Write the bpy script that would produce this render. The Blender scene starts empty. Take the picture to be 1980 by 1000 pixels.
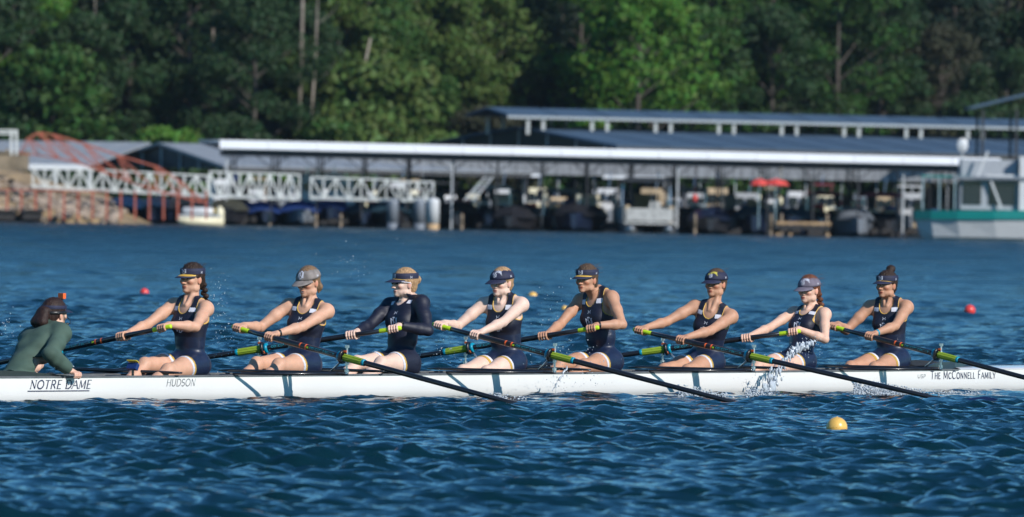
import bpy, math, random
import numpy as np
from mathutils import Vector, Matrix
from mathutils.bvhtree import BVHTree
random.seed(7); RNG = np.random.default_rng(11)
SC = bpy.context.scene
COL = SC.collection

# ------------------------------------------------------------------ camera
CAM_H = 1.62
FPX = 17570.0
cam_d = bpy.data.cameras.new('camera'); cam = bpy.data.objects.new('camera', cam_d); COL.objects.link(cam)
cam_d.sensor_width = 36.0; cam_d.lens = FPX/1980*36.0
cam_d.clip_start = 1.0; cam_d.clip_end = 6000.0
CAM_M = Matrix.Translation((0, 0, CAM_H)) @ Matrix.Rotation(math.radians(90-0.4076), 4, 'X') @ Matrix.Rotation(math.radians(1.09), 4, 'Z')
cam.matrix_world = CAM_M
cam_d.dof.use_dof = True; cam_d.dof.focus_distance = 74.0; cam_d.dof.aperture_fstop = 5.8
SC.camera = cam

# ------------------------------------------------------------------ boat frame / sun
THETA = math.radians(54.1)
UC, US = math.cos(THETA), math.sin(THETA)
ORG = Vector((-2.5, 70.3, 0))
SUN_EL = math.radians(31)
_sx, _sy = math.cos(math.radians(-46)), math.sin(math.radians(-46))      # towards the sun: right and towards the camera
SUN_DIR = Vector((_sx*math.cos(SUN_EL), _sy*math.cos(SUN_EL), math.sin(SUN_EL)))

world = bpy.data.worlds.new('World'); SC.world = world; world.use_nodes = True
wn = world.node_tree; wn.nodes.clear()
w_out = wn.nodes.new('ShaderNodeOutputWorld'); w_bg = wn.nodes.new('ShaderNodeBackground'); w_sky = wn.nodes.new('ShaderNodeTexSky')
w_sky.sky_type = 'NISHITA'; w_sky.sun_disc = False
w_sky.sun_elevation = SUN_EL; w_sky.sun_rotation = math.atan2(SUN_DIR.x, SUN_DIR.y)
w_sky.air_density = 1.0; w_sky.dust_density = 0.0; w_sky.ozone_density = 3.0; w_sky.altitude = 300
w_bg.inputs['Strength'].default_value = 0.105
w_hs = wn.nodes.new('ShaderNodeHueSaturation'); w_hs.inputs['Saturation'].default_value = 1.25
w_mul = wn.nodes.new('ShaderNodeMix'); w_mul.data_type = 'RGBA'; w_mul.blend_type = 'MULTIPLY'; w_mul.inputs['Factor'].default_value = 1.0
w_mul.inputs['B'].default_value = (.76, 1.12, 1.20, 1)          # white balance set for the sunlight, so the sky reads bluer
wn.links.new(w_sky.outputs[0], w_hs.inputs['Color']); wn.links.new(w_hs.outputs[0], w_mul.inputs['A'])
wn.links.new(w_mul.outputs['Result'], w_bg.inputs[0]); wn.links.new(w_bg.outputs[0], w_out.inputs[0])

sun_d = bpy.data.lights.new('sun', 'SUN'); sun = bpy.data.objects.new('sun', sun_d); COL.objects.link(sun)
sun_d.energy = 5.0; sun_d.angle = math.radians(0.53); sun_d.color = (1.0, 0.955, 0.89)
sun.rotation_euler = SUN_DIR.to_track_quat('Z', 'Y').to_euler()
SC.view_settings.view_transform = 'Standard'; SC.view_settings.look = 'None'
SC.view_settings.exposure = 0.12; SC.view_settings.gamma = 1.0; SC.view_settings.use_curve_mapping = False
SC.render.engine = 'CYCLES'
SC.cycles.max_bounces = 6; SC.cycles.diffuse_bounces = 2; SC.cycles.glossy_bounces = 3
SC.cycles.transmission_bounces = 4; SC.cycles.transparent_max_bounces = 6
SC.cycles.caustics_reflective = False; SC.cycles.caustics_refractive = False

def ray(px, py):
    """world direction of a pixel of the 1980x1000 photograph, scaled so that y = 1"""
    v = CAM_M.to_3x3() @ Vector(((px-990)/FPX, (500-py)/FPX, -1.0))
    return v / v.y
def W(px, py, D):
    r = ray(px, py); return Vector((r.x*D, D, CAM_H + r.z*D))
def BP(u, n, z=0.0):
    """boat frame (u towards the bow, n towards the camera side) to world"""
    return Vector((ORG.x+u*UC+n*US, ORG.y+u*US-n*UC, z))
def solve_boat(px, py, n):
    """the u and z where the pixel's ray meets the upright plane at offset n from the centreline"""
    r = ray(px, py)
    # ORG.x+u*UC+n*US = r.x*D ; ORG.y+u*US-n*UC = D
    D0 = ORG.y - n*UC; X0 = ORG.x + n*US
    u = (r.x*D0 - X0)/(UC - r.x*US); D = D0+u*US
    return u, CAM_H + r.z*D

# ------------------------------------------------------------------ materials
MATS = {}
def nodes_of(name):
    m = bpy.data.materials.new(name); m.use_nodes = True
    nt = m.node_tree; b = nt.nodes['Principled BSDF']
    return m, nt, b
def mat(name, col, rough=0.5, metal=0.0, var=0.12, scale=8.0, bump=0.0, bscale=40.0, spec=0.5, coat=0.0, attr=None, sss=0.0, stretch=None, objvar=0.0):
    if name in MATS: return MATS[name]
    m, nt, b = nodes_of(name)
    L = nt.links
    tc = nt.nodes.new('ShaderNodeTexCoord')
    mp = nt.nodes.new('ShaderNodeMapping'); L.new(tc.outputs['Object'], mp.inputs['Vector'])
    if stretch: mp.inputs['Scale'].default_value = stretch
    nz = nt.nodes.new('ShaderNodeTexNoise'); nz.inputs['Scale'].default_value = scale; nz.inputs['Detail'].default_value = 4
    L.new(mp.outputs[0], nz.inputs['Vector'])
    mr = nt.nodes.new('ShaderNodeMapRange'); mr.inputs[1].default_value = 0.3; mr.inputs[2].default_value = 0.7
    mr.inputs[3].default_value = 1-var; mr.inputs[4].default_value = 1+var
    L.new(nz.outputs['Fac'], mr.inputs[0])
    hs = nt.nodes.new('ShaderNodeHueSaturation'); L.new(mr.outputs[0], hs.inputs['Value'])
    if attr:
        at = nt.nodes.new('ShaderNodeAttribute'); at.attribute_name = attr; L.new(at.outputs['Color'], hs.inputs['Color'])
    else:
        hs.inputs['Color'].default_value = (*col, 1)
    last = hs.outputs[0]
    if objvar:
        oi = nt.nodes.new('ShaderNodeObjectInfo'); mr2 = nt.nodes.new('ShaderNodeMapRange')
        mr2.inputs[3].default_value = 1-objvar; mr2.inputs[4].default_value = 1+objvar
        L.new(oi.outputs['Random'], mr2.inputs[0]); h2 = nt.nodes.new('ShaderNodeHueSaturation')
        L.new(mr2.outputs[0], h2.inputs['Value']); L.new(last, h2.inputs['Color']); last = h2.outputs[0]
    L.new(last, b.inputs['Base Color'])
    b.inputs['Roughness'].default_value = rough; b.inputs['Metallic'].default_value = metal
    b.inputs['Specular IOR Level'].default_value = spec
    b.inputs['Coat Weight'].default_value = coat; b.inputs['Coat Roughness'].default_value = 0.08
    if sss:
        b.inputs['Subsurface Weight'].default_value = sss; b.inputs['Subsurface Radius'].default_value = (1.0, 0.35, 0.2); b.inputs['Subsurface Scale'].default_value = 0.008
    if bump:
        n2 = nt.nodes.new('ShaderNodeTexNoise'); n2.inputs['Scale'].default_value = bscale; n2.inputs['Detail'].default_value = 3
        L.new(mp.outputs[0], n2.inputs['Vector'])
        bp = nt.nodes.new('ShaderNodeBump'); bp.inputs['Strength'].default_value = 1.0; bp.inputs['Distance'].default_value = bump
        L.new(n2.outputs['Fac'], bp.inputs['Height']); L.new(bp.outputs[0], b.inputs['Normal'])
    MATS[name] = m
    return m

# ------------------------------------------------------------------ object helpers
def tag(o, label=None, cat=None, group=None, kind=None):
    if label: o['label'] = label
    if cat: o['category'] = cat
    if group: o['group'] = group
    if kind: o['kind'] = kind
    return o
def empty(name, loc=(0, 0, 0), label=None, cat=None, group=None, matrix=None):
    o = bpy.data.objects.new(name, None); COL.objects.link(o); o.empty_display_size = 0.1
    if matrix is not None: o.matrix_world = matrix
    else: o.location = loc
    return tag(o, label, cat, group)
def link(name, me, parent=None, M=None):
    o = bpy.data.objects.new(name, me); COL.objects.link(o)
    if parent is not None: o.parent = parent
    if M is not None: o.matrix_local = M
    return o
def mesh_np(name, verts, faces, mats=(), midx=None, smooth=True, colors=None):
    """faces: (n,4) or (n,3) int array, or a list of lists"""
    me = bpy.data.meshes.new(name)
    if isinstance(faces, np.ndarray):
        v = np.asarray(verts, dtype=np.float32); f = faces.astype(np.int32)
        me.vertices.add(len(v)); me.vertices.foreach_set('co', v.ravel())
        k = f.shape[1]
        me.loops.add(f.size); me.loops.foreach_set('vertex_index', f.ravel())
        me.polygons.add(len(f)); me.polygons.foreach_set('loop_start', np.arange(0, f.size, k, dtype=np.int32))
        me.polygons.foreach_set('loop_total', np.full(len(f), k, dtype=np.int32))
        me.update(calc_edges=True)
    else:
        me.from_pydata([tuple(map(float, p)) for p in verts], [], faces)
    for m in mats: me.materials.append(m)
    if midx is not None: me.polygons.foreach_set('material_index', np.asarray(midx, dtype=np.int32))
    me.polygons.foreach_set('use_smooth', np.full(len(me.polygons), smooth, dtype=bool))
    if colors is not None:
        a = me.color_attributes.new('col', 'FLOAT_COLOR', 'POINT'); a.data.foreach_set('color', np.asarray(colors, dtype=np.float32).ravel())
    me.update()
    return me

class MB:
    """collects shapes that form one part"""
    def __init__(s): s.v = []; s.f = []; s.mi = []
    def add(s, vs, fs, mi=0):
        o = len(s.v); s.v += [tuple(v) for v in vs]; s.f += [[i+o for i in f] for f in fs]; s.mi += [mi]*len(fs); return s
    def box(s, c, d, R=None, mi=0, taper=1.0):
        hx, hy, hz = d[0]/2, d[1]/2, d[2]/2
        vs = []
        for z in (-1, 1):
            t = taper if z > 0 else 1.0
            for x, y in ((-1, -1), (1, -1), (1, 1), (-1, 1)):
                p = Vector((x*hx*t, y*hy*t, z*hz))
                if R is not None: p = R @ p
                vs.append(p+Vector(c))
        return s.add(vs, [[3, 2, 1, 0], [4, 5, 6, 7], [0, 1, 5, 4], [1, 2, 6, 5], [2, 3, 7, 6], [3, 0, 4, 7]], mi)
    def bar(s, a, b, w, h=None, mi=0, up=(0, 0, 1)):
        a, b = Vector(a), Vector(b); h = h or w; d = (b-a); L = d.length
        if L < 1e-6: return s
        z = d/L; upv = Vector(up)
        if abs(z.dot(upv)) > 0.98: upv = Vector((0, 1, 0))
        x = upv.cross(z).normalized(); y = z.cross(x)
        R = Matrix((x, y, z)).transposed()
        return s.box((a+b)/2, (w, h, L), R, mi)
    def tube(s, pts, rads, n=10, mi=0, caps=True, sq=1.0, up=(0, 0, 1)):
        pts = [Vector(p) for p in pts]
        if not hasattr(rads, '__len__'): rads = [rads]*len(pts)
        rings = []; o = len(s.v); vs = []
        for i, p in enumerate(pts):
            t = (pts[min(i+1, len(pts)-1)]-pts[max(i-1, 0)]).normalized()
            u = Vector(up)
            if abs(t.dot(u)) > 0.97: u = Vector((0, 1, 0))
            x = u.cross(t).normalized(); y = t.cross(x)
            for k in range(n):
                a = 2*math.pi*k/n
                vs.append(p + x*math.cos(a)*rads[i] + y*math.sin(a)*rads[i]*sq)
        fs = []
        for i in range(len(pts)-1):
            for k in range(n):
                a, b = i*n+k, i*n+(k+1) % n
                fs.append([a, b, b+n, a+n])
        if caps:
            fs.append([k for k in range(n)][::-1]); fs.append([(len(pts)-1)*n+k for k in range(n)])
        return s.add(vs, fs, mi)
    def ell(s, c, r, R=None, nu=14, nv=9, mi=0, zmin=-1.0):
        vs = []; fs = []
        for j in range(nv+1):
            ph = -math.pi/2 + math.pi*j/nv
            zz = max(math.sin(ph), zmin)
            rr = math.cos(ph) if math.sin(ph) > zmin else math.sqrt(max(0, 1-zmin*zmin))*(0.999 if True else 1)
            for i in range(nu):
                a = 2*math.pi*i/nu
                p = Vector((rr*math.cos(a)*r[0], rr*math.sin(a)*r[1], zz*r[2]))
                if R is not None: p = R @ p
                vs.append(p+Vector(c))
        for j in range(nv):
            for i in range(nu):
                a = j*nu+i; b = j*nu+(i+1) % nu
                fs.append([a, b, b+nu, a+nu])
        return s.add(vs, fs, mi)
    def loft(s, secs, mi=0, closed=True, caps=True):
        n = len(secs[0]); vs = [p for r in secs for p in r]; fs = []
        for i in range(len(secs)-1):
            for k in range(n if closed else n-1):
                a, b = i*n+k, i*n+(k+1) % n
                fs.append([a, b, b+n, a+n])
        if caps and closed:
            fs.append(list(range(n))[::-1]); fs.append([(len(secs)-1)*n+k for k in range(n)])
        return s.add(vs, fs, mi)
    def mesh(s, name, mats, smooth=False):
        if not isinstance(mats, (list, tuple)): mats = [mats]
        return mesh_np(name, s.v, s.f, mats, s.mi, smooth)
    def build(s, name, mats, parent=None, smooth=False, M=None):
        return link(name, s.mesh(name, mats, smooth), parent, M)
def autosmooth(o, ang=40):
    try:
        me = o.data; me.polygons.foreach_set('use_smooth', np.ones(len(me.polygons), dtype=bool))
        me.set_sharp_from_angle(angle=math.radians(ang))
    except Exception: pass
    return o

# ------------------------------------------------------------------ stroke lettering
# glyph: (width, [polyline with per-stroke thickness class])   T thick, t thin ; coordinates 0..1
def _arc(cx, cy, rx, ry, a0, a1, n=12):
    return [(cx+rx*math.cos(math.radians(a0+(a1-a0)*i/n)), cy+ry*math.sin(math.radians(a0+(a1-a0)*i/n))) for i in range(n+1)]
GLY = {
 'A': (.8, [('t', [(0, 0), (.4, 1)]), ('T', [(.4, 1), (.8, 0)]), ('t', [(.16, .36), (.64, .36)])], [(0, 0), (.8, 0)]),
 'C': (.8, [('t', _arc(.45, .5, .42, .5, 45, 90, 4)), ('T', _arc(.45, .5, .42, .5, 90, 270)), ('t', _arc(.45, .5, .42, .5, 270, 315, 4))], []),
 'D': (.8, [('T', [(.12, 0), (.12, 1)]), ('t', [(.12, 1), (.35, 1)]), ('T', _arc(.35, .5, .42, .5, 90, -90)), ('t', [(.35, 0), (.12, 0)])], [(.12, 0), (.12, 1)]),
 'E': (.62, [('T', [(.12, 0), (.12, 1)]), ('t', [(.12, 1), (.58, 1)]), ('t', [(.12, .52), (.48, .52)]), ('t', [(.12, 0), (.6, 0)])], [(.12, 0), (.12, 1)]),
 'F': (.58, [('T', [(.12, 0), (.12, 1)]), ('t', [(.12, 1), (.56, 1)]), ('t', [(.12, .52), (.46, .52)])], [(.12, 0)]),
 'H': (.8, [('T', [(.12, 0), (.12, 1)]), ('T', [(.7, 0), (.7, 1)]), ('t', [(.12, .52), (.7, .52)])], [(.12, 0), (.12, 1), (.7, 0), (.7, 1)]),
 'I': (.28, [('T', [(.14, 0), (.14, 1)])], [(.14, 0), (.14, 1)]),
 'K': (.74, [('T', [(.12, 0), (.12, 1)]), ('t', [(.66, 1), (.14, .45)]), ('T', [(.3, .58), (.7, 0)])], [(.12, 0), (.12, 1)]),
 'L': (.6, [('T', [(.12, 0), (.12, 1)]), ('t', [(.12, 0), (.58, 0)])], [(.12, 0), (.12, 1)]),
 'M': (.95, [('t', [(.1, 0), (.14, 1)]), ('T', [(.14, 1), (.47, .1)]), ('t', [(.47, .1), (.8, 1)]), ('T', [(.8, 1), (.84, 0)])], [(.1, 0), (.84, 0)]),
 'N': (.82, [('t', [(.12, 0), (.12, 1)]), ('T', [(.12, 1), (.7, 0)]), ('t', [(.7, 0), (.7, 1)])], [(.12, 0), (.12, 1), (.7, 1)]),
 'O': (.9, [('T', _arc(.45, .5, .4, .5, 0, 360, 20))], []),
 'P': (.64, [('T', [(.12, 0), (.12, 1)]), ('t', [(.12, 1), (.32, 1)]), ('T', _arc(.32, .74, .26, .26, 90, -90, 8)), ('t', [(.32, .48), (.12, .48)])], [(.12, 0), (.12, 1)]),
 'R': (.74, [('T', [(.12, 0), (.12, 1)]), ('t', [(.12, 1), (.34, 1)]), ('T', _arc(.34, .75, .24, .25, 90, -90, 8)), ('t', [(.34, .5), (.12, .5)]), ('T', [(.34, .5), (.68, 0)])], [(.12, 0), (.12, 1)]),
 'S': (.62, [('T', _arc(.31, .74, .24, .26, 30, 250, 10)+_arc(.31, .26, .26, .26, 80, -150, 10))], []),
 'T': (.72, [('T', [(.36, 0), (.36, 1)]), ('t', [(.02, 1), (.7, 1)])], [(.36, 0)]),
 'U': (.78, [('T', [(.1, 1), (.1, .35)]+_arc(.39, .33, .29, .33, 180, 360, 10)+[(.68, 1)])], [(.1, 1), (.68, 1)]),
 'Y': (.74, [('T', [(0, 1), (.37, .45)]), ('t', [(.74, 1), (.37, .45)]), ('T', [(.37, .45), (.37, 0)])], [(.37, 0)]),
 '2': (.6, [('T', _arc(.3, .72, .25, .27, 170, -30, 10)+[(.04, 0), (.58, 0)])], []),
}
def text_strokes(txt, h, sx=1.0, thick=.16, thin=.07, serif=0.0, slant=0.0, gap=.12, small=0.78):
    """list of (polyline, width); lower-case letters are small capitals; returns strokes and total width"""
    out = []; x = 0.0; brk = [0]
    for ch in txt:
        if ch == ' ':
            x += .45*h*sx; brk.append(len(out)); continue
        sc = small if ch.islower() else 1.0
        wd, st, se = GLY[ch.upper()]
        def P(p): return (x + (p[0]*sx + slant*p[1])*h*sc, p[1]*h*sc)
        for k, pl in st: out.append(([P(p) for p in pl], (thick if k == 'T' else thin)*h))
        if serif:
            for q in se:
                out.append(([P((q[0]-serif/sx, q[1])), P((q[0]+serif/sx, q[1]))], thin*h))
        x += (wd*sx+gap)*h*sc
    text_strokes.breaks = brk+[len(out)]
    return out, x
def strokes_mesh(strokes, place, step=0.02):
    """place(a, b) -> 3-D point for plane coordinates; returns an MB of flat strips"""
    mb = MB()
    for pl, w in strokes:
        pts = []
        for i in range(len(pl)-1):
            a, b = Vector(pl[i]), Vector(pl[i+1]); L = (b-a).length; n = max(1, int(L/step))
            for k in range(n): pts.append(a.lerp(b, k/n))
        pts.append(Vector(pl[-1]))
        A = []; B = []
        for i, p in enumerate(pts):
            t = (pts[min(i+1, len(pts)-1)]-pts[max(i-1, 0)])
            if t.length < 1e-9: t = Vector((1, 0))
            t.normalize(); nn = Vector((-t.y, t.x))*w/2
            A.append(place(*(p+nn))); B.append(place(*(p-nn)))
        ok = [i for i in range(len(pts)) if A[i] is not None and B[i] is not None]
        for i in range(len(pts)-1):
            if i in ok and i+1 in ok: mb.add([A[i], B[i], B[i+1], A[i+1]], [[0, 1, 2, 3]])
    return mb
def nd_strokes(h):
    """interlocking N and D"""
    s = []
    def q(pl, w): s.append(([(x*h, y*h) for x, y in pl], w*h))
    q([(-.48, -.42), (-.48, .42)], .13); q([(-.48, .42), (.48, -.42)], .07); q([(.48, -.42), (.48, .42)], .13)
    q([(-.6, -.42), (-.36, -.42)], .07); q([(-.6, .42), (-.4, .42)], .07); q([(.36, .42), (.6, .42)], .07)
    q([(-.16, -.56), (-.16, .56)], .10); q([(-.28, .56), (-.02, .56)]+[(x, y) for x, y in _arc(-.02, 0, .34, .56, 90, -90, 12)]+[(-.28, -.56)], .10)
    return s
def chest_mark_strokes(h):
    """two arcs back to back, joined by a short bar"""
    s = []
    s.append(([(x*h, y*h) for x, y in _arc(-1.0, 0, .62, .62, -55, 55, 8)], .17*h))
    s.append(([(x*h, y*h) for x, y in _arc(1.0, 0, .62, .62, 125, 235, 8)], .17*h))
    s.append(([(-.38*h, 0), (.38*h, 0)], .15*h))
    return s
# ------------------------------------------------------------------ signed-distance bodies
def rot_to(a):
    """3x3 with local x along a"""
    x = Vector(a).normalized(); u = Vector((0, 0, 1)) if abs(x.z) < .95 else Vector((0, 1, 0))
    y = u.cross(x).normalized(); z = x.cross(y)
    return np.array(Matrix((x, y, z)).transposed())
def axis_coords(lo, hi, coarse, fines):
    """strictly increasing coordinates with finer spacing in the given intervals"""
    c = [lo]
    while c[-1] < hi:
        s = coarse
        for a, b, f in fines:
            if a-0.5*coarse <= c[-1] <= b: s = min(s, f)
        c.append(c[-1]+s)
    return np.array(c, dtype=np.float32)
class Field:
    def __init__(s, X, Y, Z):
        s.X, s.Y, s.Z = X, Y, Z; s.d = np.full((len(X), len(Y), len(Z)), 9.0, dtype=np.float32)
    def sub(s, lo, hi):
        return tuple(slice(max(0, int(np.searchsorted(a, l))-1), min(len(a), int(np.searchsorted(a, h))+1)) for a, l, h in zip((s.X, s.Y, s.Z), lo, hi))
    def grid(s, sl):
        return s.X[sl[0]][:, None, None], s.Y[sl[1]][None, :, None], s.Z[sl[2]][None, None, :]
    def comb(s, sl, p, k, cut=False):
        d = s.d[sl]
        if cut:
            h = np.clip(.5-.5*(d+p)/k, 0, 1); s.d[sl] = d+(-p-d)*h + k*h*(1-h)
        else:
            h = np.clip(.5+.5*(p-d)/k, 0, 1); s.d[sl] = p+(d-p)*h - k*h*(1-h)
    def ell(s, c, r, R=None, k=.02, cut=False):
        c = np.array(c, dtype=float); m = max(r)+max(.03, k*1.3)
        sl = s.sub(c-m, c+m); x, y, z = s.grid(sl)
        x, y, z = x-c[0], y-c[1], z-c[2]
        if R is not None:
            R = np.array(R); x, y, z = (R[0, 0]*x+R[1, 0]*y+R[2, 0]*z), (R[0, 1]*x+R[1, 1]*y+R[2, 1]*z), (R[0, 2]*x+R[1, 2]*y+R[2, 2]*z)
        k0 = np.sqrt((x/r[0])**2+(y/r[1])**2+(z/r[2])**2)+1e-6
        k1 = np.sqrt((x/r[0]**2)**2+(y/r[1]**2)**2+(z/r[2]**2)**2)+1e-6
        s.comb(sl, k0*(k0-1)/k1, k, cut); return s
    def cone(s, a, b, ra, rb, k=.02, cut=False):
        a, b = np.array(a, dtype=float), np.array(b, dtype=float); m = max(ra, rb)+max(.03, k*1.3)
        sl = s.sub(np.minimum(a, b)-m, np.maximum(a, b)+m); x, y, z = s.grid(sl)
        ba = b-a; L2 = float(ba@ba)+1e-9
        t = np.clip(((x-a[0])*ba[0]+(y-a[1])*ba[1]+(z-a[2])*ba[2])/L2, 0, 1)
        p = np.sqrt((x-a[0]-t*ba[0])**2+(y-a[1]-t*ba[1])**2+(z-a[2]-t*ba[2])**2)-(ra+(rb-ra)*t)
        s.comb(sl, p, k, cut); return s
def nets(X, Y, Z, d):
    """surface nets on a rectilinear grid"""
    s = d < 0
    al = s[:-1, :-1, :-1].copy(); an = al.copy()
    offs = [(i, j, k) for i in (0, 1) for j in (0, 1) for k in (0, 1)]
    nx, ny, nz = s.shape
    for i, j, k in offs[1:]:
        q = s[i:nx-1+i, j:ny-1+j, k:nz-1+k]; al &= q; an |= q
    I, J, K = np.nonzero(an & ~al)
    n = len(I)
    acc = np.zeros((n, 3)); cnt = np.zeros(n)
    P = (X, Y, Z)
    V = {o: d[I+o[0], J+o[1], K+o[2]] for o in offs}
    for o in offs:
        for ax in range(3):
            if o[ax]: continue
            o2 = list(o); o2[ax] = 1; o2 = tuple(o2)
            a, b = V[o], V[o2]; m = (a < 0) != (b < 0)
            t = np.where(m, a/np.where(m, a-b, 1), 0)
            for c, idx in enumerate((I, J, K)):
                q = P[c][idx+o[c]].astype(float)
                if c == ax: q = q+t*(P[c][idx+1]-P[c][idx])
                acc[:, c] += np.where(m, q, 0)
            cnt += m
    v = acc/cnt[:, None]
    ids = np.full((nx-1, ny-1, nz-1), -1, dtype=np.int32); ids[I, J, K] = np.arange(n)
    F = []
    for ax in range(3):
        sl0 = [slice(None)]*3; sl1 = [slice(None)]*3; sl0[ax] = slice(0, -1); sl1[ax] = slice(1, None)
        e = s[tuple(sl0)] != s[tuple(sl1)]
        A, B, C = np.nonzero(e); pos = [A, B, C]
        b1, b2 = [(1, 2), (2, 0), (0, 1)][ax]
        ok = (pos[b1] > 0) & (pos[b2] > 0) & (pos[b1] < ids.shape[b1]) & (pos[b2] < ids.shape[b2])
        pos = [p[ok] for p in pos]
        def cid(o1, o2):
            q = [p.copy() for p in pos]; q[b1] -= o1; q[b2] -= o2
            return ids[q[0], q[1], q[2]]
        quad = np.stack([cid(1, 1), cid(0, 1), cid(0, 0), cid(1, 0)], axis=1)
        inside = s[pos[0], pos[1], pos[2]]
        quad[~inside] = quad[~inside][:, ::-1]
        F.append(quad)
    F = np.concatenate(F); F = F[(F >= 0).all(axis=1)]
    return v.astype(np.float32), F
def vnoise(p, sc, seed=0):
    """cheap smooth noise from sines"""
    r = np.random.default_rng(seed); out = np.zeros(p.shape[0])
    for i in range(7):
        k = r.normal(size=3)*sc*(1+.35*i); out += np.sin(p@k+r.uniform(0, 6.28))/(1+.25*i)
    return out/4
# ------------------------------------------------------------------ water
def make_waves():
    r = np.random.default_rng(5)
    waves = []
    for lam, n, amp in ((2.6, 5, .0048), (1.5, 8, .0046), (.95, 12, .0043), (.6, 18, .0041), (.38, 28, .0043), (.24, 34, .0030)):
        for _ in range(n):
            th = r.normal(-1.25, .55); l = lam*r.uniform(.75, 1.3)
            k = 2*math.pi/l
            waves.append((k*math.cos(th), k*math.sin(th), r.uniform(0, 6.283), amp*r.uniform(.5, 1.3), lam))
    return waves
WAVES = make_waves()
def wave_h(x, y, far=None):
    h = np.zeros_like(x)
    patch = .85+.30*np.sin(x*.9+y*.21+1)*np.sin(y*.31-x*.38)+.25*np.sin(y*.5+x*.43)*np.sin(x*1.3-y*.17)
    for kx, ky, ph, a, lam in WAVES:
        s = np.sin(kx*x+ky*y+ph)
        w = 1.0 if far is None else np.clip(far*3/lam*-1+2.2, 0, 1)
        h += a*(s+.25*np.cos(2*(kx*x+ky*y+ph)))*w
    h *= patch*WAVE_GAIN
    # disturbed water beside the hull
    u = (x-ORG.x)*UC+(y-ORG.y)*US; n = (x-ORG.x)*US-(y-ORG.y)*UC
    al = np.clip((u+4.5)/2, 0, 1)*np.clip((15.5-u)/2, 0, 1)
    ridge = np.exp(-((n-.62-.10*np.sin(u*1.7))/.17)**2)*(.5+.5*np.sin(u*3.1+1.0+.8*np.sin(u*.9)))*.016
    ridge += np.exp(-((n-.95)/.16)**2)*(.5+.5*np.sin(u*4.3+2.1))*.010
    ridge += np.exp(-((n+.7)/.3)**2)*(.5+.5*np.sin(u*3.7))*.03
    ins = np.exp(-(n/.42)**4)
    h = h*(1-.65*ins*al)*(1-.55*np.exp(-((n-.6)/1.6)**4)*al)+ridge*al
    near = np.exp(-((n-.45)/.35)**2)*al
    h += near*(.006*np.sin(u*11+n*17)+.005*np.sin(u*23-n*14+2)+.004*np.sin(u*37+n*31))
    h -= .012*ins*al
    return h
WAVE_GAIN = 1.0
def water_material():
    m, nt, b = nodes_of('lake_water_material'); L = nt.links
    b.inputs['Base Color'].default_value = (.0019, .016, .023, 1); b.inputs['Roughness'].default_value = .10
    b.inputs['IOR'].default_value = 1.33; b.inputs['Specular IOR Level'].default_value = .5
    tc = nt.nodes.new('ShaderNodeTexCoord'); prev = None
    for sc, st, dist in (((5, 9, 5), 1.0, .014), ((14, 24, 14), 1.0, .0035), ((1.3, 2.6, 1), 1.0, .09)):
        mp = nt.nodes.new('ShaderNodeMapping'); mp.inputs['Scale'].default_value = sc; mp.inputs['Rotation'].default_value = (0, 0, .3)
        nz = nt.nodes.new('ShaderNodeTexNoise'); nz.inputs['Scale'].default_value = 1.0; nz.inputs['Detail'].default_value = 2; nz.inputs['Distortion'].default_value = .4
        L.new(tc.outputs['Object'], mp.inputs[0]); L.new(mp.outputs[0], nz.inputs['Vector'])
        bp = nt.nodes.new('ShaderNodeBump'); bp.inputs['Strength'].default_value = st; bp.inputs['Distance'].default_value = dist
        L.new(nz.outputs['Fac'], bp.inputs['Height'])
        if prev is not None: L.new(prev, bp.inputs['Normal'])
        prev = bp.outputs[0]
    L.new(prev, b.inputs['Normal'])
    sx_ = nt.nodes.new('ShaderNodeSeparateXYZ'); L.new(tc.outputs['Object'], sx_.inputs[0])
    rr_ = nt.nodes.new('ShaderNodeMapRange'); rr_.inputs[1].default_value = 75; rr_.inputs[2].default_value = 230; rr_.inputs[3].default_value = .08; rr_.inputs[4].default_value = .30
    mpr = nt.nodes.new('ShaderNodeMapping'); mpr.inputs['Scale'].default_value = (.55, .10, 1); nr_ = nt.nodes.new('ShaderNodeTexNoise'); nr_.inputs['Scale'].default_value = 1; nr_.inputs['Detail'].default_value = 5
    L.new(tc.outputs['Object'], mpr.inputs[0]); L.new(mpr.outputs[0], nr_.inputs['Vector'])
    mr_ = nt.nodes.new('ShaderNodeMapRange'); mr_.inputs[1].default_value = .35; mr_.inputs[2].default_value = .65; mr_.inputs[3].default_value = .55; mr_.inputs[4].default_value = 1.35; L.new(nr_.outputs['Fac'], mr_.inputs[0])
    mm_ = nt.nodes.new('ShaderNodeMath'); mm_.operation = 'MULTIPLY'
    L.new(sx_.outputs['Y'], rr_.inputs[0]); L.new(rr_.outputs[0], mm_.inputs[0]); L.new(mr_.outputs[0], mm_.inputs[1]); L.new(mm_.outputs[0], b.inputs['Roughness'])      # open water ruffled by wavelets too fine to build
    return m
WATER = water_material()
Ds = [34.0]
while Ds[-1] < 470:
    D = Ds[-1]; Ds.append(D+max(.055, min(.05*(D/60)**1.75, .85)))
Ds = np.array(Ds); As = np.linspace(-.088, .088, 330)
gx = Ds[:, None]*As[None, :]; gy = np.repeat(Ds[:, None], len(As), 1)
far = np.gradient(Ds)[:, None]+0*gx
gz = wave_h(gx, gy, far)
edge = np.clip((.088-np.abs(As))/.006, 0, 1)[None, :]*np.clip((Ds-34)/2, 0, 1)[:, None]*np.clip((470-Ds)/20, 0, 1)[:, None]
gz = gz*edge-.006
nr, nc = gx.shape
idx = np.arange(nr*nc).reshape(nr, nc)
fq = np.stack([idx[:-1, :-1], idx[:-1, 1:], idx[1:, 1:], idx[1:, :-1]], axis=-1).reshape(-1, 4)
water = link('lake_water', mesh_np('lake_water', np.stack([gx, gy, gz], -1).reshape(-1, 3), fq, [WATER]))
tag(water, kind='structure')
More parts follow.
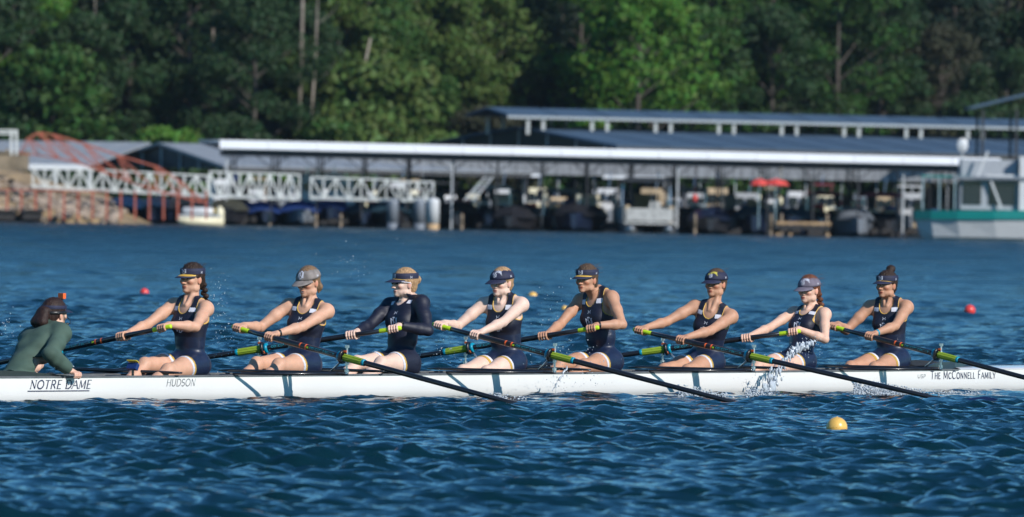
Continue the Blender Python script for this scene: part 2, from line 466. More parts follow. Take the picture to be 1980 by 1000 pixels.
def wz(p):
    return float(wave_h(np.array([p[0]]), np.array([p[1]]), np.array([.06]))[0])
# the lake beyond the rippled area: four flat sheets round it
mb = MB(); B = 3000
ax0, ax1 = 34*.088, Ds[-1]*.088; d1 = Ds[-1]
mb.add([(-B, -B, 0), (B, -B, 0), (B, 34, 0), (ax0, 34, 0), (-ax0, 34, 0), (-B, 34, 0)], [[0, 1, 2, 3, 4, 5]])
mb.add([(ax0, 34, 0), (B, 34, 0), (B, d1, 0), (ax1, d1, 0)], [[0, 1, 2, 3]])
mb.add([(-B, 34, 0), (-ax0, 34, 0), (-ax1, d1, 0), (-B, d1, 0)], [[0, 1, 2, 3]])
mb.add([(-B, d1, 0), (B, d1, 0), (B, d1+60, 0), (-B, d1+60, 0)], [[0, 1, 2, 3]])
tag(mb.build('open_lake', WATER), kind='structure')
# ------------------------------------------------------------------ people
NAVY = mat('navy_lycra', (.009, .016, .043), .42, var=.12, scale=30, bump=.006, bscale=11, stretch=(1, .6, 2.2))
NAVY_D = mat('dark_navy_knit', (.005, .007, .021), .6, var=.15, scale=30, bump=.005, bscale=12, stretch=(1, .6, 2.2))
WHITE_F = mat('white_fabric', (.60, .60, .66), .6, var=.04)
GOLD_F = mat('gold_fabric', (.50, .31, .05), .55, var=.06)
CAP_NAVY = mat('navy_cap_cloth', (.011, .014, .042), .75, var=.15, scale=25, bump=.001, bscale=120)
CAP_GREY = mat('worn_grey_cap_cloth', (.17, .15, .14), .8, var=.35, scale=18, bump=.0015, bscale=60)
CAP_PURP = mat('faded_purple_cap_cloth', (.12, .105, .14), .8, var=.2, scale=18, bump=.001, bscale=90)
GREEN_J = mat('green_fleece', (.048, .086, .066), .85, var=.15, scale=12, bump=.004, bscale=9)
BLACK_P = mat('black_plastic', (.01, .01, .011), .35, var=.1)
LENS_D = mat('dark_lens', (.012, .01, .02), .08)
ORANGE_P = mat('orange_plastic', (.75, .12, .02), .4, var=.05)
SILVER = mat('silver_metal', (.6, .6, .6), .3, metal=.9, var=.05)
PRINT_W = mat('white_print', (.62, .64, .72), .6, var=.03)
PRINT_Y = mat('yellow_print', (.7, .6, .08), .6, var=.03)
def skin_mat(i, rough=.5):
    return mat('skin_%d' % i, (.5, .3, .2), rough, var=.07, scale=22, attr='col', sss=.12, bump=.0006, bscale=120, spec=.4)
SKINM = skin_mat(0, .56)
def hair_mat(name, c):
    return mat(name, c, .6, var=.45, scale=9, bump=.004, bscale=16, stretch=(9, 9, 2.2), spec=.3)
HAIRS = {'dark': hair_mat('dark_brown_hair', (.026, .014, .009)), 'brown': hair_mat('brown_hair', (.075, .046, .028)),
         'light': hair_mat('light_brown_hair', (.17, .105, .058)), 'blond': hair_mat('strawberry_blond_hair', (.34, .21, .11)),
         'red': hair_mat('reddish_brown_hair', (.12, .042, .02)), 'black': hair_mat('very_dark_hair', (.024, .011, .008))}

def npv(v): return np.array(v, dtype=float)
def ik(S, Wp, l1, l2, pole):
    S, Wp, pole = npv(S), npv(Wp), npv(pole)
    d = Wp-S; L = np.linalg.norm(d); mx = (l1+l2)*.992
    if L > mx: l1 *= L/mx; l2 *= L/mx
    a = (l1*l1-l2*l2+L*L)/(2*L); h = math.sqrt(max(0, l1*l1-a*a))
    n = d/L; p = pole-n*(pole@n); p /= np.linalg.norm(p)
    return S+n*a+p*h

def hand_prims(F, P, a, f, W_, rh, hs=1.0):
    """fingers wrapped round a bar at P; a points to the thumb side, f away from the wrist"""
    a = npv(a)/np.linalg.norm(a); f = npv(f); f = f-a*(f@a); f /= np.linalg.norm(f)
    g = np.cross(a, f);  g = g if g[2] > 0 else -g
    def at(off, th, r): return P+a*off+(f*math.cos(math.radians(th))+g*math.sin(math.radians(th)))*r
    kn = []
    for j in range(4):
        off = (.033-.0218*j)*hs; r = rh+.0085
        lens = (-70, -100, -92, -60)[j]
        ths = [128, 84, 40, -5, -50, lens]
        rad = [.0105, .0098, .0094, .009, .0084, .0076]
        pts = [at(off, t, r+(.004 if i == 0 else (.002 if i == 2 else 0))) for i, t in enumerate(ths)]
        kn.append(pts[0])
        for i in range(len(pts)-1): F.cone(pts[i], pts[i+1], rad[i]*hs, rad[i+1]*hs, k=.0035)
    for j, q in enumerate(kn):
        base = W_+a*(.014-.009*j)*hs
        F.cone(base, q, .0145*hs, .0115*hs, k=.012 if j else .008)
    t0 = W_+a*.018*hs; t1 = at(.05*hs, 160, rh+.016); t2 = at(.052*hs, -140, rh+.012); t3 = at(.036*hs, -95, rh+.010)
    F.cone(t0, t1, .0145*hs, .0125*hs, k=.012); F.cone(t1, t2, .0115*hs, .0105*hs, k=.006); F.cone(t2, t3, .0105*hs, .0085*hs, k=.005)

def brim_mesh(mats, L=.072, gold=0.0, z0=.028, rx=.108, ry=.088, cx=-.008, slope=.30, span=62, curl=.024):
    mb = MB(); NA, NR = 18, 7
    for side in (0, 1):
        vs = []
        for i in range(NA+1):
            a = math.radians(-span+2*span*i/NA)
            for j in range(NR+1):
                t = j/NR
                bx, by = cx+rx*math.cos(a), ry*math.sin(a)
                ext = L*(math.cos(math.radians(90*(abs(-1+2*i/NA))**1.6)))
                x = bx+ext*t; y = by*(1+.05*t)
                z = z0-slope*ext*t-curl*(abs(-1+2*i/NA)**2)*(.4+.6*t)-(0.0032 if side else 0)
                vs.append((x, y, z))
        fs = []; mi = []
        for i in range(NA):
            for j in range(NR):
                q = i*(NR+1)+j; f = [q, q+NR+1, q+NR+2, q+1]
                fs.append(f if side else f[::-1]); mi.append(1 if (side == 0 and (j < NR*gold)) else 0)
        o = len(mb.v); mb.v += vs; mb.f += [[k+o for k in f] for f in fs]; mb.mi += mi
        if side == 0: o0 = o
    for i in range(NA):           # outer rim
        q = i*(NR+1)+NR; o1 = o
        mb.f.append([o0+q, o1+q, o1+q+NR+1, o0+q+NR+1]); mb.mi.append(0)
    return mb
def dome_mesh(rx, ry, rz, c, z0=0.0, n=28, m=9, btn=True):
    mb = MB(); secs = []
    for th in (0.0035, 0):        # inner then outer skin
        for j in (range(m, -1, -1) if th else range(m+1)):
            ph = math.pi/2*j/m*.995
            rr = math.cos(ph)
            secs.append([(c[0]+(rx-th)*rr*math.cos(2*math.pi*i/n)*(1+.012*math.cos(6*2*math.pi*i/n)), c[1]+(ry-th)*rr*math.sin(2*math.pi*i/n), c[2]+z0+(rz-th)*(math.sin(ph)**.92 if ph > 0 else 0)) for i in range(n)])
    mb.loft(secs, caps=False)
    if btn: mb.ell((c[0], c[1], c[2]+z0+rz-.001), (.008, .008, .004), nu=8, nv=4)
    return mb
def band_mesh(rx, ry, c, z0, z1, tiltf=0.0, n=32):
    secs = []
    for (dr, zz) in ((0, z0), (.002, (z0+z1)/2), (0, z1), (-.004, z1), (-.004, z0), (0, z0)):
        secs.append([(c[0]+(rx+dr)*math.cos(2*math.pi*i/n), c[1]+(ry+dr)*math.sin(2*math.pi*i/n), c[2]+zz+(.5-.5*math.cos(2*math.pi*i/n))*(0.012 if zz == z0 else -.012)*0) for i in range(n)])
    return MB().loft(secs, caps=False)

def make_hair(sp):
    st = sp['hairstyle']
    c = .0035
    X = np.arange(-.27, .13, c, dtype=np.float32); Y = np.arange(-.135, .135, c, dtype=np.float32); Z = np.arange(-.26, .20, c, dtype=np.float32)
    F = Field(X, Y, Z)
    F.ell((-.012, 0, .035), (.103, .084, .094), k=.01)
    F.ell((-.05, 0, -.03), (.055, .06, .06), k=.03)
    F.ell((.1, 0, -.055), (.118, .14, .108), k=.006, cut=True)
    F.ell((.112, 0, -.01), (.05, .05, .08), k=.006, cut=True)
    if st == 'braid':
        F.ell((-.085, .02, -.02), (.03, .035, .035), k=.02)
        for i in range(9):
            F.ell((-.098-.002*i, .03+.004*i+.012*(-1)**i, -.045-.022*i), (.021, .021, .021), k=.005)
    elif st == 'tail':
        F.ell((-.105, 0, .0), (.022, .022, .022), k=.02)
        F.cone((-.11, .0, -.0), (-.125, .01, -.06), .024, .026, k=.02); F.cone((-.125, .01, -.06), (-.11, .012, -.1), .024, .008, k=.02)
    elif st == 'longtail':
        F.ell((-.1, 0, .03), (.028, .03, .028), k=.02)
        for q in range(3):
            F.cone((-.12, (q-1)*.02, .02), (-.165, (q-1)*.035, -.06), .035, .04, k=.02); F.cone((-.165, (q-1)*.035, -.06), (-.15, (q-1)*.025, -.14+.02*q), .036, .012, k=.02)
    elif st == 'bun':
        F.ell((-.112, .0, .03), (.034, .036, .036), k=.015)
    elif st == 'lowbun':
        F.ell((-.108, .0, -.025), (.03, .032, .03), k=.015)
    elif st == 'topbun':
        F.ell((-.062, .0, .135), (.04, .04, .036), k=.012)
    elif st == 'short':
        F.ell((-.085, .0, -.045), (.03, .045, .05), k=.03)
    v, f = nets(X, Y, Z, F.d)
    amp = .0055 if sp.get('curly') else .0028
    n = vnoise(v.astype(float), 150 if sp.get('curly') else 90, 5)
    nn = v-np.array([-.02, 0, .02]); nn /= np.linalg.norm(nn, axis=1)[:, None]
    v = v+(nn*(n*amp)[:, None]).astype(np.float32)
    mb_v = v; 
    me = mesh_np('hair', mb_v, f, [HAIRS[sp['hair']]], smooth=True)
    return me
def strands_mesh(sp, n=26):
    """loose wisps standing off the head"""
    r = random.Random(sp['idx']); mb = MB()
    for i in range(n):
        a = r.uniform(-math.pi, math.pi); 
        st = Vector((-.015+.1*math.cos(a)*.7, .08*math.sin(a), .1+r.uniform(-.02, .015))) if r.random() < .6 else Vector((-.08+r.uniform(-.02, .02), r.uniform(-.05, .06), r.uniform(-.1, .05)))
        d = Vector((r.uniform(-1, -.1), r.uniform(-.5, .9), r.uniform(-.1, .8))).normalized()
        p = [st, st+d*.02, st+d*.035+Vector((-.01, 0, -.003)), st+d*.045+Vector((-.018, .004, -.012))]
        mb.tube(p, [.0012, .001, .0008, .0004], n=3, caps=False)
    return mb

def make_person(sp):
    i = sp['idx']; root = empty('person', matrix=sp['M'], label=sp['label'], cat='person', group=sp.get('group'))
    H = npv((0, 0, sp['hipz'])); S0 = npv((sp['sx'], sp.get('sy', 0), sp['sz']))
    T = (S0-H)/np.linalg.norm(S0-H); LT = np.linalg.norm(S0-H); ts = LT/.44
    tw = sp['twist']; Lv = npv((-math.sin(tw), math.cos(tw), 0)); Lv -= T*(Lv@T); Lv /= np.linalg.norm(Lv); Fv = np.cross(Lv, T)
    RT = np.stack([Fv, Lv, T], axis=1)
    g = sp.get('girth', 1.0)
    def pt(f, l, u): return H+RT@npv((f, l, u*ts))
    HC = npv(sp['head']); yaw, pit, rol = sp['hrot']
    RH = np.array(Matrix.Rotation(yaw, 3, 'Z') @ Matrix.Rotation(pit, 3, 'Y') @ Matrix.Rotation(rol, 3, 'X'))
    def hp(p): return HC+RH@npv(p)
    hands = sp['hands']        # {'L':(P, axis, f, wristvec, rh)}
    fx = [(HC[0]-.125, HC[0]+.135, .0036)]; fy = [(HC[1]-.095, HC[1]+.095, .0036)]; fz = [(HC[2]-.14, HC[2]+.13, .0036)]
    for k in hands:
        P = npv(hands[k][0]); fx.append((P[0]-.1, P[0]+.05, .0042)); fy.append((P[1]-.065, P[1]+.065, .0042)); fz.append((P[2]-.05, P[2]+.06, .0042))
    X = axis_coords(-.32, 1.02, .0066, fx); Y = axis_coords(-.5, .5, .0066, fy); Z = axis_coords(-.06, HC[2]+.15, .0066, fz)
    F = Field(X, Y, Z)
    # torso
    F.ell(pt(0, 0, .01), (.108*g, .145*g, .105), RT, k=.05)
    for s in (-1, 1): F.ell(pt(-.045, s*.065, -.02), (.085*g, .082*g, .085), RT, k=.04)
    F.ell(pt(.0, 0, .17), (.090*g, .128*g, .14), RT, k=.05)
    F.ell(pt(.0, 0, .31), (.100*g, .146*g, .15), RT, k=.05)
    F.ell(pt(-.008, 0, .405), (.074*g, .158, .075), RT, k=.05)
    for s in (-1, 1):
        F.ell(pt(.068, s*.062, .30), (.05, .06, .058), RT, k=.035)
        F.ell(pt(-.045, s*.08, .36), (.04, .055, .09), RT, k=.04)
        F.cone(pt(-.016, s*.028, .510), pt(-.005, s*.15, .452), .028, .036, k=.045)
        F.ell(pt(.0, s*.176, .430), (.057, .054, .060), RT, k=.035)
    # legs
    for s, kn, an in ((-1, sp['kneeR'], sp['ankR']), (1, sp['kneeL'], sp['ankL'])):
        hj = npv((0.02, s*.085, sp['hipz']-.012))
        md = (hj*.5+npv(kn)*.5)
        F.cone(hj, md, .092*g, .078*g, k=.04); F.cone(md, kn, .079*g, .056, k=.03)
        F.ell(npv(kn)+npv((.01, 0, .012)), (.052, .05, .052), k=.02)
        m2 = npv(kn)*.68+npv(an)*.32
        F.cone(kn, m2-npv((0, 0, .012)), .05, .052, k=.025); F.cone(m2-npv((0, 0, .012)), an, .052, .034, k=.025)
        F.cone(an, npv(an)+npv((.13, 0, .10)), .034, .026, k=.02)
    dT = F.d.copy()
    # neck and arms
    nb = pt(-.018, 0, .45); ht = hp((-.025, 0, -.055))
    F.cone(nb, ht, .049, .043, k=.03)
    for s in (-1, 1): F.cone(pt(.06, s*.012, .455), hp((-.015, s*.048, -.045)), .010, .011, k=.02)
    WR = {}
    for k, s in (('L', 1), ('R', -1)):
        P, a, f, wv, rh = hands[k]; P = npv(P); Wp = P+npv(wv)
        SJ = pt(.012, s*.180, .43); E = ik(SJ, Wp, .285, .245, sp['pole'+k]); WR[k] = (P, Wp, E)
        ag = sp.get('arm', 1.0)*.95
        mu = SJ*.55+E*.45
        F.cone(SJ, mu, .053*ag, .049*ag, k=.03); F.cone(mu, E, .049*ag, .038*ag, k=.02)
        q = E*.72+Wp*.28
        F.cone(E, q, .038*ag, .043*ag, k=.02); F.cone(q, Wp, .043*ag, .0245, k=.02)
        hand_prims(F, P, a, f, Wp, rh, sp.get('hs', 1.0))
    # head
    F.ell(hp((-.014, 0, .032)), (.097, .076, .088), RH, k=.03)
    F.ell(hp((.022, 0, -.018)), (.064, .060, .082), RH, k=.03)
    F.ell(hp((.036, 0, -.07)), (.048, .046, .032), RH, k=.025)
    F.ell(hp((.073, 0, -.093)), (.019, .022, .016), RH, k=.02)
    F.ell(hp((.066, 0, .020)), (.022, .05, .014), RH, k=.016)
    for s in (-1, 1):
        F.ell(hp((.058, s*.040, -.022)), (.024, .022, .02), RH, k=.018)
        F.ell(hp((.0, s*.052, -.075)), (.03, .014, .02), RH, k=.02)
        F.ell(hp((.094, s*.030, .000)), (.011, .018, .0105), RH, k=.01, cut=True)
        F.ell(hp((.072, s*.030, .000)), (.0145, .0145, .0125), RH, k=.003)
        F.ell(hp((-.006, s*.074, -.012)), (.018, .009, .030), RH @ np.array(Matrix.Rotation(-s*.35, 3, 'Z')), k=.006)
    F.cone(hp((.084, 0, .008)), hp((.107, 0, -.032)), .0085, .0115, k=.010)
    for s in (-1, 1): F.ell(hp((.095, s*.012, -.036)), (.011, .008, .008), RH, k=.006)
    F.ell(hp((.083, 0, -.061)), (.0125, .025, .007), RH, k=.007)
    F.ell(hp((.081, 0, -.0725)), (.0125, .021, .0075), RH, k=.007)
    smile = sp.get('smile', 0)
    F.ell(hp((.097, 0, -.0665)), (.008, .022, .0018+.004*smile), RH, k=.003, cut=True)
    v, f = nets(X, Y, Z, F.d)
    # colours
    sk = npv(sp['skin']); col = np.ones((len(v), 4)); col[:, :3] = sk
    q = (v-HC)@RH
    def blob(c, r, cc, pw=1.0, base=None):
        e = (((q-npv(c))/npv(r))**2).sum(axis=1); w = np.clip(1.35-e, 0, 1)**pw
        col[:, :3] = col[:, :3]*(1-w[:, None])+npv(cc)*w[:, None]
    rosy = sk*npv((1.02, .78, .74))
    for s in (-1, 1):
        blob((.07, s*.045, -.032), (.035, .022, .022), rosy, 2)
        blob((.0, s*.08, -.012), (.02, .02, .03), rosy, 2)
    blob((.108, 0, -.035), (.018, .016, .014), rosy, 2)
    lipc = sk*npv((.78, .42, .42))
    blob((.09, 0, -.061), (.02, .024, .0065), lipc); blob((.09, 0, -.0725), (.02, .021, .007), lipc)
    if smile: blob((.09, 0, -.0665), (.02, .018, .005), (.7, .68, .62))
    else: blob((.09, 0, -.0665), (.02, .022, .0022), sk*npv((.25, .12, .12)))
    hb = npv(HAIRS_RGB[sp['hair']])*.6+sk*.1
    for s in (-1, 1):
        blob((.085, s*.032, .0195), (.03, .02, .0045), hb)
        blob((.083, s*.030, .0005), (.02, .0155, .0062), (.42, .38, .36))
        blob((.083, s*.0305, .0005), (.02, .0062, .0062), (.03, .02, .015))
        blob((.083, s*.030, .0075), (.02, .017, .0025), (.10, .055, .04))
    for k in WR:          # knuckles and elbows a little redder
        P, Wp, E = WR[k]
        dd = np.linalg.norm(v-P, axis=1); w = np.clip(1-dd/.06, 0, 1)*.5; col[:, :3] = col[:, :3]*(1-w[:, None])+rosy*w[:, None]
    nz = vnoise(v.astype(float), 18, i)*.07
    col[:, :3] = np.clip(col[:, :3]*(1+nz[:, None]), 0, 1)
    body = link('body', mesh_np('body', v, f, [SKINM], colors=col), root)
    # clothing field
    def TC(P3): return (P3-H)@RT/np.array([1, 1, ts])
    x, y, z = X[:, None, None], Y[None, :, None], Z[None, None, :]
    sl = (slice(0, int(np.searchsorted(X, .45 if not sp.get('sleeves') else .9))), slice(None), slice(0, int(np.searchsorted(Z, sp['sz']+.12))))
    xs, ys, zs = X[sl[0]], Y[sl[1]], Z[sl[2]]
    gx, gy, gz = xs[:, None, None]-H[0], ys[None, :, None]-H[1], zs[None, None, :]-H[2]
    tf = gx*RT[0, 0]+gy*RT[1, 0]+gz*RT[2, 0]; tl = gx*RT[0, 1]+gy*RT[1, 1]+gz*RT[2, 1]; tu = (gx*RT[0, 2]+gy*RT[1, 2]+gz*RT[2, 2])/ts
    dF = F.d[sl]; dTo = dT[sl]
    def ncut(tf, tl, tu):
        a = .05*(1-np.sqrt(((tf-.10)/.14)**2+(tl/.072)**2+((tu-.505)/.115)**2))
        b = .05*(1-np.sqrt(((tf+.08)/.10)**2+(tl/.07)**2+((tu-.53)/.075)**2))
        c_ = np.where(tu > .43, .064-np.sqrt((tf+.015)**2+tl**2), -1)
        return np.maximum(np.maximum(a, b), c_)
    def acut(tf, tl, tu):
        t = np.clip((.37-tu)/.15, 0, 1); lim = .113+.115*t*t*(3-2*t)+np.clip(-tf, 0, .1)*.15
        return np.abs(tl)-lim
    hx = sp.get('hem', .215)
    tz = np.clip(tu, -.3, .6)
    if sp.get('cox'):
        fold = .006*np.sin(tu*34+tl*16+1)*np.sin(tl*11+tf*9)+.004*np.sin(tl*38+tu*30)+.004*np.sin(tu*70-tf*40)
        d1 = np.maximum(dF-.022+fold*.6, .045-tu)
        d1 = np.maximum(d1, tu-.515)
        legs = np.where(tu < .12, .0, 1)
        for k in WR:
            P, Wp, E = WR[k]
            dr = (Wp-E)/np.linalg.norm(Wp-E); s_ = (xs[:, None, None]-Wp[0])*dr[0]+(ys[None, :, None]-Wp[1])*dr[1]+(zs[None, None, :]-Wp[2])*dr[2]
            r_ = np.sqrt((xs[:, None, None]-P[0])**2+(ys[None, :, None]-P[1])**2+(zs[None, None, :]-P[2])**2)
            d1 = np.maximum(d1, np.where(r_ < .17, s_+.012, -1))
        hd = np.sqrt((xs[:, None, None]-HC[0])**2+(ys[None, :, None]-HC[1])**2+(zs[None, None, :]-HC[2]-.02)**2)
        d1 = np.maximum(d1, .108-hd)
        d1 = np.maximum(d1, np.where((zs[None, None, :] < .32) & (xs[:, None, None] > .16), dTo*0+np.where(dTo < .03, .01, -1), -1))
        v2, f2 = nets(xs, ys, zs, d1.astype(np.float32))
        link('jacket', mesh_np('jacket', v2, f2, [GREEN_J]), root)
        d2 = np.maximum(dTo-.008, zs[None, None, :]-H[2]-.12); d2 = np.maximum(d2, gx-.30)
        v2, f2 = nets(xs, ys, zs, d2.astype(np.float32)); 
        c2 = v2[f2].mean(axis=1); mi = np.where(c2[:, 0] > .26, 1, 0)
        link('shorts', mesh_np('shorts', v2, f2, [NAVY, GOLD_F], mi), root)
    else:
        d1 = dF-.0055
        zc = zs[None, None, :]; xc = xs[:, None, None]
        if sp.get('sleeves'):
            d1 = d1-.002+.0018*np.sin(tu*55+tl*20)
            d1 = np.maximum(d1, ncut(tf, tl, tu-.02)); d1 = np.maximum(d1, tu-.50)
            for k in WR:
                P, Wp, E = WR[k]; dr = (Wp-E)/np.linalg.norm(Wp-E)
                s_ = (xc-Wp[0])*dr[0]+(ys[None, :, None]-Wp[1])*dr[1]+(zc-Wp[2])*dr[2]
                r_ = np.sqrt((xc-P[0])**2+(ys[None, :, None]-P[1])**2+(zc-P[2])**2)
                d1 = np.maximum(d1, np.where((r_ < .16) & (dTo > .012), s_+.03, -1))
        else:
            d1 = np.maximum(d1, dTo-.02); d1 = np.maximum(d1, ncut(tf, tl, tu)); d1 = np.maximum(d1, acut(tf, tl, tu)); d1 = np.maximum(d1, tu-.525)
        d1 = np.maximum(d1, np.where(zc < H[2]+.13, xc-hx-.25*(zc-H[2]), -1))
        v2, f2 = nets(xs, ys, zs, d1.astype(np.float32))
        c2 = v2[f2].mean(axis=1); t2 = TC(c2); nf, nl, nu_ = t2[:, 0], t2[:, 1], t2[:, 2]
        mi = np.zeros(len(f2), dtype=int)
        mi[(nu_ > .21) & (nf > -.02)] = 1
        mi[(nu_ > .30) & (nf <= -.02)] = 1
        if sp.get('sleeves'): mi[:] = 1; mi[nu_ < .17] = 0; mi[nu_ < .17] = 1
        nc = ncut(nf, nl, nu_); ac = acut(nf, nl, nu_)
        if not sp.get('sleeves'):
            mi[(nc > -.002) & (nf > .025)] = 3; mi[(ac > -.0018) & (nu_ > .25)] = 3
            st = (nu_ > .395) & (np.abs(nl) > .06) & (mi != 3)
            mi[st & (nu_ > .405) & (nu_ < .438) & (nf > 0)] = 2; mi[st & (nu_ > .452) & (nu_ < .474) & (nf > -.03) & (nf < .02)] = 3
        else:
            mi[(np.abs(nl) > .07) & (np.abs(nl) < .11) & (nu_ > .425) & (nu_ < .455) & (nf > .01)] = 2
        hh = c2[:, 0]-hx-.25*(c2[:, 2]-H[2]); low = c2[:, 2] < H[2]+.12
        o1, o2 = (2, 3) if not sp.get('goldout') else (3, 2)
        mi[low & (hh > -.026)] = o1; mi[low & (hh <= -.026) & (hh > -.05)] = o2
        suit = link('long_sleeved_shirt' if sp.get('sleeves') else 'rowing_suit', mesh_np('suit', v2, f2, [NAVY, NAVY_D, WHITE_F, GOLD_F], mi), root)
        # prints on the chest, laid on the cloth
        bvh = BVHTree.FromPolygons([tuple(map(float, p)) for p in v2], f2.tolist())
        def onchest(a, b, uz):
            o = Vector(pt(.35, a, uz+b)); h = bvh.ray_cast(o, Vector(-Fv), .5)
            return None if h[0] is None else h[0]+Vector(Fv)*.0022
        strokes_mesh(nd_strokes(.062), lambda a, b: onchest(a, b, .278), .01).build('chest_monogram', PRINT_W, suit)
        s2 = [([(x, y) for x, y in pl], w) for pl, w in chest_mark_strokes(.022)]
        strokes_mesh(s2, lambda a, b: onchest(a, b, .350), .006).build('chest_mark', PRINT_W, suit)
    # hair and headgear (head frame)
    HM = Matrix.Translation(Vector(HC)) @ Matrix(RH.tolist()).to_4x4()
    hair = link('hair', make_hair(sp), root, HM)
    if sp.get('wisps'): link('loose_strands', strands_mesh(sp, sp['wisps']).mesh('loose_strands', HAIRS[sp['hair']]), hair)
    hat = sp['hat']; hm = hat['mat']
    tilt = Matrix.Rotation(hat.get('tilt', .06), 4, 'Y')
    if hat['kind'] == 'cap':
        o = link('cap', dome_mesh(.114, .093, .088, (-.010, 0, .030)).mesh('cap', hm, smooth=True), root, HM @ tilt)
        o2 = brim_mesh(None, L=.078, gold=0, z0=.034, rx=.112, ry=.09).build('brim', [hm, hm], o, smooth=True)
        wr = .113, .092
    else:
        o = link('visor', band_mesh(.109, .088, (-.012, 0, .030), .008, .052 if not sp.get('cox') else .034).mesh('visor', hm, smooth=True), root, HM @ tilt)
        o2 = brim_mesh(None, L=.078, gold=hat.get('gold', .3), z0=.040, rx=.107, ry=.086, cx=-.012).build('brim', [hm, GOLD_F], o, smooth=True)
    me = o.data; vv = [v_.co.copy() for v_ in me.vertices]; ff = [list(p.vertices) for p in me.polygons]
    hb_ = BVHTree.FromPolygons(vv, ff)
    def onhat(a, b, yaw0, zc):
        an = yaw0+a/.11; d = Vector((math.cos(an), math.sin(an), .0)); h = hb_.ray_cast(Vector((-.01, 0, zc+b))+d*.3, -d, .5)
        return None if h[0] is None else h[0]+d*.0015
    capk = hat['kind'] == 'cap'
    zc = .075 if capk else .062
    if not sp.get('cox'):
        if hat.get('letters'):
            st, wd = text_strokes('N DAME', .022, sx=.9, thick=.2, thin=.14)
            st2 = [([(x-wd/2, y-9.0*(x-wd/2)**2+.012) for x, y in pl], w) for pl, w in st]
            strokes_mesh(st2, lambda a, b: onhat(a, b, .25, zc), .006).build('cap_lettering', hat['letters'], o)
            strokes_mesh(nd_strokes(.026), lambda a, b: onhat(a, b-.008, .1, zc), .006).build('monogram', PRINT_W, o)
        else:
            strokes_mesh(nd_strokes(.046 if capk else .036), lambda a, b: onhat(a, b, .05, zc), .008).build('monogram', PRINT_W, o)
        strokes_mesh(chest_mark_strokes(.018), lambda a, b: onhat(a, b, 1.62, .05), .006).build('side_mark', PRINT_W, o)
    else:
        cam_o = MB().box((.075, .0, .135), (.03, .055, .042)).build('action_camera', ORANGE_P, root, M=HM)
        MB().tube([(.09, .008, .135), (.102, .008, .135)], .013, n=12, up=(0, 0, 1)).build('camera_lens', BLACK_P, cam_o)
        MB().box((.072, 0, .11), (.02, .02, .016)).build('camera_mount', BLACK_P, cam_o)
        hbd = link('headset_band', band_mesh(.112, .0915, (-.012, 0, .03), -.028, -.008).mesh('headset_band', BLACK_P, smooth=True), root, HM)
        MB().tube([(.05, -.078, -.02), (.09, -.075, -.05), (.125, -.04, -.075), (.13, -.01, -.078)], .003, n=6).ell((.13, -.005, -.078), (.012, .012, .011)).build('microphone_arm', BLACK_P, hbd)
        MB().tube([(.03, -.068, -.01), (.045, -.064, -.06), (.055, -.045, -.10), (.055, 0, -.113)], .003, n=6).build('chin_strap', BLACK_P, hbd)
    if sp.get('glasses'):
        gb = MB()
        for s in (-1, 1): gb.ell((.092, s*.032, .004), (.008, .027, .016), Matrix.Rotation(s*.25, 3, 'Z'), nu=12, nv=6)
        go = gb.build('sunglasses', LENS_D, root, smooth=True, M=HM)
        fb = MB().tube([(.094, .06, .012), (.05, .079, .012), (-.005, .084, .006), (-.02, .08, -.006)], [.0035, .0035, .003, .003], n=6).tube([(.094, -.06, .012), (.05, -.079, .012), (-.005, -.084, .006)], .003, n=6).tube([(.1, -.055, .016), (.104, 0, .017), (.1, .055, .016)], .0025, n=6)
        fb.build('frame', WHITE_F, go, smooth=True)
    for k, mm in sp.get('bands', []):
        P, Wp, E = WR[k]; d = (E-Wp)/np.linalg.norm(E-Wp); c = Wp+d*.028
        wb = MB().tube([c-d*.008, c+d*.008], [.0285, .0295], n=16, caps=True)
        if mm == 'watch': wb.box(c+npv((0, .0, .029)), (.03, .03, .012))
        wb.build('wristwatch' if mm == 'watch' else 'wristband', BLACK_P if mm in ('watch', 'black') else mm, root, smooth=True)
    return root
HAIRS_RGB = {'dark': (.026, .014, .009), 'brown': (.075, .046, .028), 'light': (.17, .105, .058), 'blond': (.34, .21, .11), 'red': (.12, .042, .02), 'black': (.024, .011, .008)}
# ------------------------------------------------------------------ far shore: terrain, forest, marina
def leafmat(name, c, var=.2):
    m, nt, b = nodes_of(name); L = nt.links
    gi = nt.nodes.new('ShaderNodeNewGeometry'); ri = nt.nodes.new('ShaderNodeMapRange')
    L.new(gi.outputs['Random Per Island'], ri.inputs[0]); ri.inputs[3].default_value = 1-var; ri.inputs[4].default_value = 1+var
    h = nt.nodes.new('ShaderNodeHueSaturation'); h.inputs['Color'].default_value = (*c, 1); L.new(ri.outputs[0], h.inputs['Value'])
    r2 = nt.nodes.new('ShaderNodeMapRange'); L.new(gi.outputs['Random Per Island'], r2.inputs[0]); r2.inputs[3].default_value = .47; r2.inputs[4].default_value = .53
    L.new(r2.outputs[0], h.inputs['Hue'])
    L.new(h.outputs[0], b.inputs['Base Color']); b.inputs['Roughness'].default_value = .6; b.inputs['Specular IOR Level'].default_value = .25
    tr = nt.nodes.new('ShaderNodeBsdfTranslucent'); L.new(h.outputs[0], tr.inputs[0]); mx = nt.nodes.new('ShaderNodeMixShader'); mx.inputs[0].default_value = .22
    L.new(b.outputs[0], mx.inputs[1]); L.new(tr.outputs[0], mx.inputs[2]); L.new(mx.outputs[0], nt.nodes['Material Output'].inputs[0])
    return m
